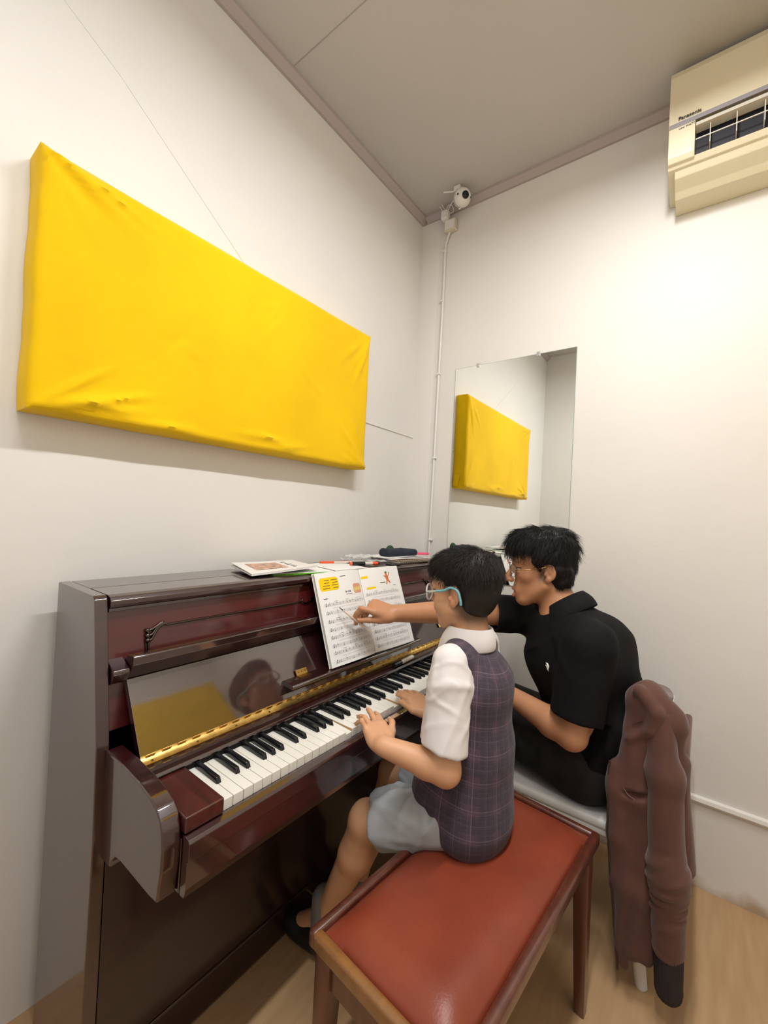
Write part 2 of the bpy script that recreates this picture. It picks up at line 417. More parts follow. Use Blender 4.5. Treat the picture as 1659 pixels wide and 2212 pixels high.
tube('prong_wire', M_WPL, ad, [(-0.012, 0.012, 0.026), (-0.025, 0.026, 0.052)], 0.002, 6)
tube('prong_wire', M_WPL, ad, [(-0.014, -0.004, 0.026), (-0.028, 0.012, 0.054)], 0.002, 6)
so = empty('wall_socket', 'cream surface-mounted wall socket under the plug adapter', 'socket', loc=(0, -0.185, 2.86))
rbox('socket_box', M_CREAM, so, (-0.034, -0.001), (-0.036, 0.030), (-0.030, 0.030), 0.005)
rbox('socket_plate', M_WPL, so, (-0.038, -0.0335), (-0.030, 0.024), (-0.024, 0.024), 0.002)
cb = empty('wall_cable', 'white cable clipped down the wall beside the room corner', 'cable', loc=(0, -0.15, 2.0))
cpts = [(-0.012, -0.03, 0.835), (-0.008, -0.012, 0.79), (-0.008, -0.005, 0.75), (-0.008, -0.006, 0.47), (-0.008, -0.003, 0.074), (-0.008, 0.0, -0.38), (-0.008, 0.004, -0.82), (-0.008, 0.006, -1.0)]
tube('cable', M_WPL, cb, spline(cpts, 6), 0.0062, 8)
for zc_ in (0.74, 0.47, 0.074, -0.38, -0.82):
    rbox('cable_clip', M_WPL, cb, (-0.018, -0.001), (-0.0125, 0.008), (zc_ - 0.005, zc_ + 0.005), 0.002)
# ---------------------------------------------------------------- piano
def wood_gloss(name, c0, c1, rough=0.13, scale=(2, 30, 30), ior=1.5):
    m = bpy.data.materials.new(name); m.use_nodes = True; nt = m.node_tree; b = nt.nodes['Principled BSDF']
    N = nt.nodes.new; L = nt.links.new
    b.inputs['Roughness'].default_value = 0.35; b.inputs['Coat Weight'].default_value = 0.9; b.inputs['Coat Roughness'].default_value = rough; b.inputs['Coat IOR'].default_value = ior
    tc = N('ShaderNodeTexCoord'); mp = N('ShaderNodeMapping'); mp.inputs['Scale'].default_value = scale
    L(tc.outputs['Object'], mp.inputs['Vector'])
    n = N('ShaderNodeTexNoise'); n.inputs['Scale'].default_value = 1.5; n.inputs['Detail'].default_value = 6; n.inputs['Distortion'].default_value = 0.6
    L(mp.outputs[0], n.inputs['Vector'])
    cr = N('ShaderNodeValToRGB'); cr.color_ramp.elements[0].position = 0.3; cr.color_ramp.elements[1].position = 0.72
    cr.color_ramp.elements[0].color = (*c0, 1); cr.color_ramp.elements[1].color = (*c1, 1)
    L(n.outputs['Fac'], cr.inputs['Fac']); L(cr.outputs['Color'], b.inputs['Base Color'])
    return m
M_PIANO = wood_gloss('mahogany_lacquer', (0.016, 0.0022, 0.0032), (0.034, 0.0045, 0.0060), 0.07, ior=1.9)
M_PIANO2 = wood_gloss('mahogany_panel', (0.060, 0.0065, 0.0075), (0.095, 0.0115, 0.0115), 0.10, ior=1.6)
M_CHEEK = wood_gloss('mahogany_cheek', (0.030, 0.0040, 0.0040), (0.085, 0.0130, 0.0090), 0.10, (30, 2, 30))
M_LOWER = wood_gloss('mahogany_lower', (0.010, 0.0018, 0.0024), (0.020, 0.0032, 0.0040), 0.12)
M_FALL = wood_gloss('fallboard_lacquer', (0.016, 0.0028, 0.0036), (0.028, 0.0050, 0.0058), 0.05, ior=2.2)
M_BRASS = mat('brass', (0.62, 0.40, 0.12), 0.3, metal=1.0, var=(60, 0.25))
M_TRIMMETAL = mat('trim_metal', (0.10, 0.085, 0.075), 0.22, metal=1.0)
M_IVORY = mat('white_key_top', (0.86, 0.85, 0.79), 0.16, coat=0.4)
M_EBONY = mat('black_key', (0.010, 0.011, 0.013), 0.16, coat=0.3)
M_KEYWOOD = mat('key_wood', (0.55, 0.36, 0.19), 0.6)
M_INSIDE = mat('piano_inside', (0.01, 0.004, 0.004), 0.7)

XL, XR = -1.618, -0.1354
XK, YK, ZK, KW = -1.4877, -0.6021, 0.73, 0.0235
pn = empty('upright_piano', 'glossy dark mahogany upright piano with open fallboard against the wall', 'piano', loc=(0, 0, 0))
side = [(-0.057, 0.0), (-0.057, 1.09), (-0.283, 1.09), (-0.293, 1.082), (-0.318, 0.94), (-0.345, 0.785), (-0.354, 0.60), (-0.354, 0.0)]
armp = [(-0.345, 0.7765), (-0.42, 0.778), (-0.50, 0.774), (-0.548, 0.767), (-0.574, 0.758), (-0.590, 0.745), (-0.598, 0.728), (-0.602, 0.70), (-0.601, 0.66), (-0.592, 0.604), (-0.56, 0.6005), (-0.44, 0.597), (-0.418, 0.592), (-0.403, 0.577), (-0.397, 0.56), (-0.345, 0.555)]
for sgn, x0 in ((1, XL), (-1, XR)):
    prism('side_panel', M_PIANO, pn, side, 'x', x0, x0 + sgn * 0.026, 0.003, 2)
    prism('arm', M_PIANO, pn, armp, 'x', x0 + sgn * 0.018, x0 + sgn * 0.0515, 0.004, 3)
IX0, IX1 = XL + 0.026, XR - 0.026
# lid: rear board and hinged front board with a rounded nose
rbox('lid_rear', M_PIANO, pn, (IX0 + 0.001, IX1 - 0.001), (-0.183, -0.057), (1.066, 1.0895), 0.002)
lidf = [(-0.186, 1.0895), (-0.283, 1.0895), (-0.296, 1.086), (-0.304, 1.078), (-0.304, 1.068), (-0.296, 1.0615), (-0.186, 1.0615)]
prism('lid_front', M_PIANO, pn, lidf, 'x', IX0 + 0.002, IX1 - 0.002, 0.0015)
# upper front panel, with a shallow groove line near the top
prism('upper_panel', M_PIANO2, pn, [(-0.262, 1.0615), (-0.282, 1.0615), (-0.318, 0.80), (-0.298, 0.80)], 'x', IX0 + 0.003, IX1 - 0.003, 0.001)
prism('panel_moulding', M_PIANO, pn, [(-0.283, 1.0605), (-0.2895, 1.0595), (-0.2905, 1.0515), (-0.284, 1.0505)], 'x', IX0 + 0.004, IX1 - 0.004, 0.001)
rbox('back_frame', M_INSIDE, pn, (IX0 + 0.002, IX1 - 0.002), (-0.075, -0.06), (0.02, 1.06))
# metal line ornament on the upper panel: left bracket, long bars, small scrolls
def up_y(z): return -0.282 - (1.0615 - z) * (0.036 / 0.2615) - 0.0035
ob = empty('ornament', None, None); ob.parent = pn
def orn(pts, r): return tube('ornament_wire', M_TRIMMETAL, ob, [(x, up_y(z), z) for x, z in pts], r, 8)
def orn_spl(pts, r): return tube('ornament_wire', M_TRIMMETAL, ob, spline([(x, up_y(z), z) for x, z in pts], 6), r, 8)
OX = -1.507
for s, ox in ((1, OX), (-1, -1.7534 - OX)):
    for k, z in enumerate((0.998, 0.9865, 0.976)):
        bm = bmesh.new(); bmesh.ops.create_uvsphere(bm, u_segments=12, v_segments=8, radius=0.0058, matrix=Matrix.Translation((ox, up_y(z) - 0.001, z)))
        from_bm('ornament_bead', bm, M_TRIMMETAL, ob, True)
        orn_spl([(ox + s * 0.002, z - 0.001), (ox + s * 0.010, z + 0.001), (ox + s * 0.022, 1.004 - 0.004 * k), (ox + s * 0.034, 1.011 - 0.003 * k), (ox + s * 0.044, 1.006)], 0.0030)
    orn([(ox + s * 0.003, 0.974), (ox + s * 0.004, 0.93)], 0.0028); orn([(ox - s * 0.003, 0.974), (ox - s * 0.002, 0.93)], 0.0016)
    orn([(ox + s * 0.044, 1.004), (-0.8767 - s * 0.155, 1.004)], 0.0024)
    sx = -0.8767 - s * 0.155
    orn_spl([(sx, 1.004), (sx + s * 0.006, 1.012), (sx + s * 0.004, 1.016)], 0.002)
    orn_spl([(sx, 1.004), (sx + s * 0.012, 0.997), (sx + s * 0.03, 0.998), (sx + s * 0.045, 1.008), (sx + s * 0.06, 1.006), (sx + s * 0.07, 0.999)], 0.0028)
    orn_spl([(sx + s * 0.02, 0.996), (sx + s * 0.036, 1.001), (sx + s * 0.048, 0.998)], 0.0022)
# fallboard, leaning back open
FX0, FX1 = -1.556, -0.1974
fall = [(-0.412, 0.764), (-0.4045, 0.7595), (-0.309, 0.9105), (-0.345, 0.9395), (-0.347, 0.958), (-0.341, 0.9595), (-0.303, 0.945), (-0.294, 0.925)]
fall = [(-0.4045, 0.763), (-0.318, 0.904), (-0.301, 0.899), (-0.386, 0.758)]
fb = prism('fallboard', M_FALL, pn, fall, 'x', FX0, FX1, 0.0015)
prism('nosing', M_FALL, fb, [(-0.318, 0.905), (-0.3465, 0.940), (-0.3475, 0.958), (-0.3435, 0.9605), (-0.318, 0.9585), (-0.303, 0.945), (-0.301, 0.90)], 'x', FX0, FX1, 0.002)
for x0 in (XL + 0.028, XR - 0.062):
    prism('fallboard_stop', M_PIANO, pn, [(-0.296, 0.95), (-0.336, 0.934), (-0.338, 0.926), (-0.326, 0.905), (-0.306, 0.895), (-0.300, 0.90)], 'x', x0, x0 + 0.033, 0.002)
# long brass hinge with knuckles and screws
hg = prism('brass_hinge', M_BRASS, fb, [(-0.4035, 0.7655), (-0.4095, 0.7575), (-0.4215, 0.7535), (-0.4205, 0.7515), (-0.403, 0.756)], 'x', FX0, FX1)
kn_me = None
nk = 40; kl = (FX1 - FX0) / nk
for k in range(nk):
    if kn_me is None:
        kn = tube('hinge_knuckle', M_BRASS, fb, [(0, 0, 0), (kl * 0.55, 0, 0)], 0.0028, 8); kn_me = kn.data
    else:
        kn = bpy.data.objects.new('hinge_knuckle', kn_me); COL.objects.link(kn); kn.parent = fb
    kn.location = (FX0 + (k + 0.3) * kl, -0.4065, 0.7650)
M_SCREW = mat('screw_dark', (0.16, 0.10, 0.03), 0.4, metal=1.0)
for k in range(14):
    M4 = Matrix.Translation((FX0 + 0.02 + k * 0.1, -0.4155, 0.7562)) @ Matrix.Rotation(math.radians(18), 4, 'X')
    lathe('hinge_screw', M_SCREW, fb, [(0.0026, -0.001), (0.0026, 0.0004), (0.001, 0.0008)], M4, 8)
# music ledge on the fallboard with its two small brass hinges
LX0, LX1 = -1.166, -0.50
lg = prism('music_ledge', M_FALL, pn, [(-0.378, 0.809), (-0.4225, 0.806), (-0.4275, 0.800), (-0.4215, 0.793), (-0.376, 0.797)], 'x', LX0, LX1, 0.002)
for x in (-1.095, -0.60):
    hm = prism('ledge_hinge', M_BRASS, lg, [(-0.3725, 0.8235), (-0.3745, 0.8245), (-0.3830, 0.8110), (-0.4000, 0.8100), (-0.4000, 0.8085), (-0.3820, 0.8085)], 'x', x - 0.021, x + 0.021)
    for k in range(3):
        lathe('hinge_screw', M_SCREW, lg, [(0.0022, -0.001), (0.0022, 0.0004), (0.0008, 0.0008)], Matrix.Translation((x - 0.013 + 0.013 * k, -0.3785, 0.8180)) @ Matrix.Rotation(math.radians(58), 4, 'X'), 8)
# strip between hinge and keys
prism('key_strip', M_FALL, pn, [(-0.40, 0.752), (-0.422, 0.7525), (-0.452, 0.7545), (-0.4655, 0.7525), (-0.4685, 0.7465), (-0.4645, 0.7415), (-0.40, 0.735)], 'x', FX0, FX1, 0.001)
rbox('felt_strip', mat('black_felt', (0.008, 0.006, 0.006), 0.9), pn, (XK - 0.01, XK + 52 * KW + 0.01), (-0.463, -0.45), (0.729, 0.7413))
# key bed, key slip, cheeks
rbox('key_bed', M_PIANO, pn, (XL + 0.052, XR - 0.052), (-0.60, -0.35), (0.603, 0.70), 0.002)
slip = [(-0.6035, 0.7095), (-0.612, 0.7110), (-0.624, 0.7085), (-0.6275, 0.703), (-0.6275, 0.672), (-0.6225, 0.668), (-0.6225, 0.622), (-0.617, 0.6045), (-0.6035, 0.6035)]
prism('key_slip', M_PIANO, pn, slip, 'x', XL + 0.0525, XR - 0.0525, 0.001)
rbox('lock_plate', mat('lock_plate', (0.62, 0.42, 0.26), 0.4), pn, (-0.985, -0.925), (-0.6262, -0.612), (0.7085, 0.7118), 0.0008)
for xa, xb in ((XL + 0.0525, XK - 0.002), (XK + 52 * KW + 0.002, XR - 0.0525)):
    rbox('cheek_block', M_CHEEK, pn, (xa, xb), (-0.6115, -0.455), (0.7125, 0.7420), 0.003, 3)
# lower panel and toe rail, toe board
prism('lower_panel', M_LOWER, pn, [(-0.335, 0.602), (-0.345, 0.602), (-0.345, 0.10), (-0.335, 0.10)], 'x', IX0 + 0.004, IX1 - 0.004, 0.0015)
prism('toe_rail', M_LOWER, pn, [(-0.10, 0.0), (-0.345, 0.0), (-0.349, 0.01), (-0.349, 0.095), (-0.344, 0.099), (-0.10, 0.099)], 'x', IX0 + 0.0005, IX1 - 0.0005, 0.002)
for k in (-1, 0, 1):
    px = -0.8767 + k * 0.09
    tube('pedal', M_BRASS, pn, [(px, -0.34, 0.052), (px, -0.39, 0.052), (px, -0.43, 0.048), (px, -0.455, 0.043)], [0.006, 0.007, 0.012, 0.007], 10)
# keys
def key_mesh(w):
    bm = bmesh.new()
    add_box(bm, (w / 2, 0.0775, -0.011), (w, 0.155, 0.022), None, 0.0012, 2)
    me = bpy.data.meshes.new('white_key'); bm.to_mesh(me); bm.free()
    me.materials.append(M_IVORY); me.materials.append(M_KEYWOOD)
    for p in me.polygons:
        if abs(p.normal.x) > 0.95 and p.center.z < -0.003: p.material_index = 1
    # keep the acrylic front and sides' top lip white
    return me
WK = key_mesh(KW - 0.0011)
def black_mesh():
    bm = bmesh.new()
    w0, w1, L, h = 0.0118, 0.0090, 0.0975, 0.0125
    v = [bm.verts.new(p) for p in [(-w0 / 2, 0, -0.004), (w0 / 2, 0, -0.004), (w0 / 2, L, -0.004), (-w0 / 2, L, -0.004), (-w1 / 2, 0.0062, h - 0.001), (w1 / 2, 0.0062, h - 0.001), (w1 / 2, L, h), (-w1 / 2, L, h)]]
    for f in ((0, 3, 2, 1), (4, 5, 6, 7), (0, 1, 5, 4), (1, 2, 6, 5), (2, 3, 7, 6), (3, 0, 4, 7)): bm.faces.new([v[i] for i in f])
    bmesh.ops.bevel(bm, geom=bm.edges[:], offset=0.0016, segments=2, profile=0.5, affect='EDGES')
    bmesh.ops.recalc_face_normals(bm, faces=bm.faces[:])
    me = bpy.data.meshes.new('black_key'); bm.to_mesh(me); bm.free(); me.materials.append(M_EBONY)
    me.polygons.foreach_set('use_smooth', [True] * len(me.polygons))
    return me
BK = black_mesh()
PRESSED = {15, 24}
for i in range(52):
    o = link('white_key', WK, None, pn)
    o.location = (XK + i * KW + 0.00055, YK, ZK)
    if i in PRESSED: o.location.z -= 0.002; o.rotation_euler.x = math.radians(2.6); o.location.z -= 0.0045
    if 'ABCDEFG'[i % 7] in 'ACDFG' and i < 51:
        b = link('black_key', BK, None, pn)
        b.location = (XK + (i + 1) * KW + {'A': 0.0012, 'C': -0.0014, 'D': 0.0014, 'F': -0.0018, 'G': 0.0}['ABCDEFG'[i % 7]], YK + 0.0505, ZK)
rbox('key_frame', M_INSIDE, pn, (XK - 0.002, XK + 52 * KW + 0.002), (-0.59, -0.44), (0.70, 0.7045))

# ---------------------------------------------------------------- bench
M_LEATHER = mat('oxblood_leather', (0.235, 0.046, 0.022), 0.36, var=(7, 0.13), bump=(260, 0.35, 0.0009), spec=0.5)
M_BWOOD = wood_gloss('bench_wood', (0.075, 0.017, 0.010), (0.125, 0.034, 0.018), 0.2, (25, 25, 2))
M_BWORN = wood_gloss('bench_worn_edge', (0.20, 0.085, 0.025), (0.30, 0.13, 0.035), 0.25, (2, 25, 25))
ba = math.radians(-4.6)
bn = empty('piano_bench', 'wooden piano bench with padded oxblood leather top', 'bench', loc=(-1.365, -0.727, 0.0))
bn.rotation_euler.z = ba
BL, BD, BZ = 0.712, 0.345, 0.475
def frame_bar(name, p0, p1, w, m=None):
    """bar along p0->p1 with rounded outer top"""
    p0 = Vector(p0); p1 = Vector(p1); d = (p1 - p0); l = d.length; d.normalize()
    bm = bmesh.new(); add_box(bm, (p0 + p1) / 2, (l, w, 0.034), Matrix.Rotation(math.atan2(d.y, d.x), 3, 'Z'), 0.008, 4)
    return smooth_by_angle(from_bm(name, bm, m or M_BWOOD, bn), 50)
w = 0.022
frame_bar('top_rail', (0, -w / 2, BZ - 0.017), (BL, -w / 2, BZ - 0.017), w)
frame_bar('top_rail', (0, -BD + w / 2, BZ - 0.017), (BL, -BD + w / 2, BZ - 0.017), w)
frame_bar('top_rail', (w / 2, -w * 0.6, BZ - 0.0165), (w / 2, -BD + w * 0.6, BZ - 0.0165), w, M_BWORN)
frame_bar('top_rail', (BL - w / 2, -w * 0.6, BZ - 0.0165), (BL - w / 2, -BD + w * 0.6, BZ - 0.0165), w)
# cushion: pillow grid
def cushion():
    nx, ny = 60, 32; x0, x1, y0, y1 = w + 0.0005, BL - w - 0.0005, -BD + w + 0.0005, -w - 0.0005
    X, Y = np.meshgrid(np.linspace(x0, x1, nx), np.linspace(y0, y1, ny), indexing='ij')
    ex = np.minimum(X - x0, x1 - X); ey = np.minimum(Y - y0, y1 - Y)
    prof = lambda e: 1 - (1 - np.clip(e / 0.09, 0, 1)) ** 3
    Z = BZ - 0.011 + 0.030 * prof(ex) * prof(ey)
    rng = np.random.RandomState(4)
    for k in range(9):   # soft pull creases around the seat
        cx = 0.28 + 0.3 * rng.rand(); cy = -0.22 - 0.06 * rng.rand(); a = -1.2 + 0.8 * rng.rand()
        u = (X - cx) * math.cos(a) + (Y - cy) * math.sin(a); v = -(X - cx) * math.sin(a) + (Y - cy) * math.cos(a)
        Z += 0.0011 * np.exp(-(u / 0.05) ** 2 - (v / 0.009) ** 2)
    # sag where the boy sits
    Z -= 0.014 * np.exp(-((X - 0.46) / 0.13) ** 2 - ((Y + 0.12) / 0.12) ** 2)
    vs = [(X[i, j], Y[i, j], Z[i, j]) for i in range(nx) for j in range(ny)]
    fs = [(i * ny + j, (i + 1) * ny + j, (i + 1) * ny + j + 1, i * ny + j + 1) for i in range(nx - 1) for j in range(ny - 1)]
    b0 = len(vs); vs += [(x0, y0, BZ - 0.03), (x1, y0, BZ - 0.03), (x1, y1, BZ - 0.03), (x0, y1, BZ - 0.03)]
    rim = [[i * ny for i in range(nx)], [(nx - 1) * ny + j for j in range(ny)], [i * ny + ny - 1 for i in range(nx - 1, -1, -1)], [j for j in range(ny - 1, -1, -1)]]
    for s in range(4): fs.append(tuple(rim[s][::-1]) + (b0 + s, b0 + (s + 1) % 4))
    fs.append((b0 + 3, b0 + 2, b0 + 1, b0))
    me = bpy.data.meshes.new('cushion'); me.from_pydata(vs, [], fs)
    bm = bmesh.new(); bm.from_mesh(me); bmesh.ops.recalc_face_normals(bm, faces=bm.faces[:]); bm.to_mesh(me); bm.free()
    return smooth_by_angle(link('cushion', me, M_LEATHER, bn), 50)
cushion()
rbox('apron', M_BWOOD, bn, (0.03, BL - 0.03), (-0.042, -0.024), (BZ - 0.10, BZ - 0.034), 0.002)
rbox('apron', M_BWOOD, bn, (0.03, BL - 0.03), (-BD + 0.024, -BD + 0.042), (BZ - 0.10, BZ - 0.034), 0.002)
rbox('apron', M_BWOOD, bn, (0.02, 0.038), (-BD + 0.03, -0.03), (BZ - 0.10, BZ - 0.034), 0.002)
rbox('apron', M_BWOOD, bn, (BL - 0.038, BL - 0.02), (-BD + 0.03, -0.03), (BZ - 0.10, BZ - 0.034), 0.002)
for cx, sx in ((0.012, 1), (BL - 0.012, -1)):
    for cy, sy in ((-0.012, -1), (-BD + 0.012, 1)):
        bm = bmesh.new()
        t, bt = 0.042, 0.026
        vt = [bm.verts.new((cx + sx * a * t, cy + sy * b * t, BZ - 0.034)) for a, b in ((0, 0), (1, 0), (1, 1), (0, 1))]
        vb = [bm.verts.new((cx + sx * a * bt, cy + sy * b * bt, 0.0)) for a, b in ((0, 0), (1, 0), (1, 1), (0, 1))]
        bm.faces.new(vt); bm.faces.new(vb)
        for k in range(4): bm.faces.new((vt[k], vt[(k + 1) % 4], vb[(k + 1) % 4], vb[k]))
        bmesh.ops.recalc_face_normals(bm, faces=bm.faces[:])
        bmesh.ops.bevel(bm, geom=bm.edges[:], offset=0.003, segments=2, profile=0.5, affect='EDGES')
        smooth_by_angle(from_bm('leg', bm, M_BWOOD, bn), 50)
# ---------------------------------------------------------------- implicit surfaces -> one continuous mesh (used for bodies and cloth)
def V3(*a): return np.array(a[0] if len(a) == 1 else a, dtype=np.float64)
def unit(v): v = np.asarray(v, float); return v / (np.linalg.norm(v) + 1e-12)

class Prim:
    def __init__(s, fn, c, R, op='u', k=0.01): s.fn, s.c, s.R, s.op, s.k = fn, np.asarray(c, float), R, op, k

def cap(a, b, ra, rb=None, k=0.01, op='u'):
    a, b = V3(a), V3(b); rb = ra if rb is None else rb
    ab = b - a; L2 = ab @ ab + 1e-12
    def fn(P):
        t = np.clip(((P - a) @ ab) / L2, 0, 1)
        return np.linalg.norm(P - a - t[:, None] * ab, axis=1) - (ra + (rb - ra) * t)
    return Prim(fn, (a + b) / 2, math.sqrt(L2) / 2 + max(ra, rb), op, k)

def ell(c, r, R=None, k=0.01, op='u'):
    c, r = V3(c), V3(r); R = np.eye(3) if R is None else np.asarray(R)
    def fn(P):
        q = (P - c) @ R          # R columns are the local axes in world
        k0 = np.linalg.norm(q / r, axis=1); k1 = np.linalg.norm(q / (r * r), axis=1) + 1e-9
        return k0 * (k0 - 1) / k1
    return Prim(fn, c, r.max(), op, k)

def econe(a, b, ra, rb, lat, k=0.02, op='u', lat2=None):
    """tapered limb / trunk with an elliptic section: r=(half width along lat, half depth)"""
    a, b = V3(a), V3(b); ab = b - a; L2 = ab @ ab + 1e-12; ax = ab / math.sqrt(L2)
    def orth(v): v = V3(v); v = v - ax * (v @ ax); return unit(v)
    l0 = orth(lat); l1 = orth(lat if lat2 is None else lat2)
    def fn(P):
        t = np.clip(((P - a) @ ab) / L2, 0, 1)
        q = P - a - t[:, None] * ab
        l = l0[None] * (1 - t)[:, None] + l1[None] * t[:, None]; l /= np.linalg.norm(l, axis=1)[:, None]
        f = np.cross(ax[None], l)
        w = ra[0] + (rb[0] - ra[0]) * t; d = ra[1] + (rb[1] - ra[1]) * t
        ql = (q * l).sum(1); qf = (q * f).sum(1); qa = q @ ax
        n = np.sqrt((ql / w) ** 2 + (qf / d) ** 2 + (qa / np.minimum(w, d)) ** 2)
        g = np.sqrt((ql / w ** 2) ** 2 + (qf / d ** 2) ** 2 + (qa / np.minimum(w, d) ** 2) ** 2) + 1e-6
        return np.where(n > 0.05, n * (n - 1) / g, -np.minimum(w, d))
    return Prim(fn, (a + b) / 2, math.sqrt(L2) / 2 + max(*ra, *rb), op, k)

def rbx(c, h, R=None, rad=0.004, k=0.01, op='u'):
    c, h = V3(c), V3(h); R = np.eye(3) if R is None else np.asarray(R)
    def fn(P):
        q = np.abs((P - c) @ R) - (h - rad)
        return np.linalg.norm(np.maximum(q, 0), axis=1) + np.minimum(q.max(1), 0) - rad
    return Prim(fn, c, float(np.linalg.norm(h)), op, k)

def half(p, n, k=0.004, op='i'):
    """keep the side the normal points away from"""
    p, n = V3(p), unit(n)
    return Prim(lambda P: (P - p) @ n, p, 50.0, op, k)

def sd(prims, P, margin=0.05, ctr=None, rad=0.0):
    d = np.full(len(P), 1.0)
    for q in prims:
        if ctr is not None and q.op != 'i' and np.linalg.norm(ctr - q.c) - q.R - rad > margin + q.k: continue
        e = q.fn(P); k = max(q.k, 1e-5)
        if q.op == 'u':
            h = np.clip(0.5 + 0.5 * (d - e) / k, 0, 1); d = d + (e - d) * h - k * h * (1 - h)
        elif q.op == 's':
            h = np.clip(0.5 - 0.5 * (d + e) / k, 0, 1); d = d + (-e - d) * h + k * h * (1 - h)
        else:
            h = np.clip(0.5 - 0.5 * (e - d) / k, 0, 1); d = e + (d - e) * h + k * h * (1 - h)
    return d

def surface(prims, vox=0.004, mod=None, smooth=1, NB=16):
    """sparse surface nets; returns verts (N,3), quads (M,4)"""
    us = [q for q in prims if q.op == 'u']
    lo = np.min([q.c - q.R for q in us], axis=0) - 4 * vox; hi = np.max([q.c + q.R for q in us], axis=0) + 4 * vox
    bs = NB * vox
    nb = np.ceil((hi - lo) / bs).astype(int)
    G = np.stack(np.meshgrid(*[np.arange(n) for n in nb], indexing='ij'), -1).reshape(-1, 3)
    ctr = lo + (G + 0.5) * bs
    br = bs * math.sqrt(3) / 2
    dc = sd(prims, ctr)
    keep = np.abs(dc) < br * 1.2 + 0.012
    # drop far blocks that no primitive touches
    tot = (nb * NB + 2).astype(np.int64)
    def cid(c): return ((c[..., 0] + 1) * (tot[1] + 2) + (c[..., 1] + 1)) * (tot[2] + 2) + (c[..., 2] + 1)
    r = np.arange(NB + 1)
    L = np.stack(np.meshgrid(r, r, r, indexing='ij'), -1).reshape(-1, 3)
    ids, pos, quads = [], [], []
    n = NB
    for g, c in zip(G[keep], ctr[keep]):
        base = g * NB
        P = lo + (base + L) * vox
        d = sd(prims, P, 0.008 if mod is None else 0.02, c, br)
        if mod is not None:
            mm = np.abs(d) < 0.025
            if mm.any(): d[mm] += mod(P[mm])
        if d.min() > 0 or d.max() < 0: continue
        d = d.reshape(n + 1, n + 1, n + 1); s = d < 0
        acc = np.zeros((n, n, n, 3)); cnt = np.zeros((n, n, n))
        for ax in range(3):
            d0 = np.take(d, range(n), ax); d1 = np.take(d, range(1, n + 1), ax)
            cr = (d0 < 0) != (d1 < 0)
            if not cr.any(): continue
            t = np.where(cr, d0 / np.where(cr, d0 - d1, 1), 0)
            o1, o2 = [i for i in range(3) if i != ax]
            for a in (0, 1):
                for b in (0, 1):
                    sl = [slice(None)] * 3; sl[o1] = slice(a, n + a); sl[o2] = slice(b, n + b); sl = tuple(sl)
                    m = cr[sl]; cnt += m
                    acc[..., ax] += np.where(m, t[sl], 0); acc[..., o1] += m * a; acc[..., o2] += m * b
            # faces for edges owned here
            sl = [slice(None)] * 3; sl[o1] = slice(0, n); sl[o2] = slice(0, n)
            ii = np.argwhere(cr[tuple(sl)])
            if len(ii):
                neg = (d0[tuple(sl)] < 0)[tuple(ii.T)]
                cc = ii + base
                q = []
                for a, b in ((-1, -1), (0, -1), (0, 0), (-1, 0)):
                    e = cc.copy(); e[:, o1] += a; e[:, o2] += b; q.append(cid(e))
                q = np.stack(q, 1)
                flip = neg if ax != 1 else ~neg
                q[~flip] = q[~flip][:, ::-1]
                quads.append(q)
        act = np.argwhere(cnt > 0)
        if len(act):
            p = acc[tuple(act.T)] / cnt[tuple(act.T)][:, None]
            ids.append(cid(act + base)); pos.append(lo + (act + base + p) * vox)
    ids = np.concatenate(ids); pos = np.concatenate(pos); quads = np.concatenate(quads)
    o = np.argsort(ids); ids = ids[o]; pos = pos[o]
    ix = np.searchsorted(ids, quads); ix = np.minimum(ix, len(ids) - 1)
    ok = (ids[ix] == quads).all(1)
    F = ix[ok]
    for _ in range(smooth):
        s_ = np.zeros_like(pos); c_ = np.zeros(len(pos))
        for a in range(4):
            b = (a + 1) % 4
            np.add.at(s_, F[:, a], pos[F[:, b]]); np.add.at(s_, F[:, b], pos[F[:, a]])
            np.add.at(c_, F[:, a], 1); np.add.at(c_, F[:, b], 1)
        pos = pos + 0.5 * (s_ / np.maximum(c_, 1)[:, None] - pos) * (c_ > 0)[:, None]
    return pos, F

def np_mesh(name, V, F, m=None, parent=None, color=None, vec=None):
    me = bpy.data.meshes.new(name)
    me.vertices.add(len(V)); me.vertices.foreach_set('co', np.ascontiguousarray(V, dtype=np.float32).ravel())
    k = F.shape[1]
    me.loops.add(F.size); me.loops.foreach_set('vertex_index', np.ascontiguousarray(F, dtype=np.int32).ravel())
    me.polygons.add(len(F)); me.polygons.foreach_set('loop_start', np.arange(0, F.size, k, dtype=np.int32))
    me.polygons.foreach_set('use_smooth', np.ones(len(F), dtype=bool))
    me.update(calc_edges=True); me.validate()
    if color is not None:
        at = me.color_attributes.new('tint', 'FLOAT_COLOR', 'POINT')
        at.data.foreach_set('color', np.ascontiguousarray(np.c_[color, np.ones(len(V))], dtype=np.float32).ravel())
    if vec is not None:
        at = me.attributes.new('cloth_uv', 'FLOAT_VECTOR', 'POINT'); at.data.foreach_set('vector', np.ascontiguousarray(vec, dtype=np.float32).ravel())
    return link(name, me, m, parent)

def mesh_normals(V, F):
    n = np.cross(V[F[:, 2]] - V[F[:, 0]], V[F[:, 3]] - V[F[:, 1]])
    N = np.zeros_like(V)
    for a in range(4): np.add.at(N, F[:, a], n)
    return N / (np.linalg.norm(N, axis=1)[:, None] + 1e-12)

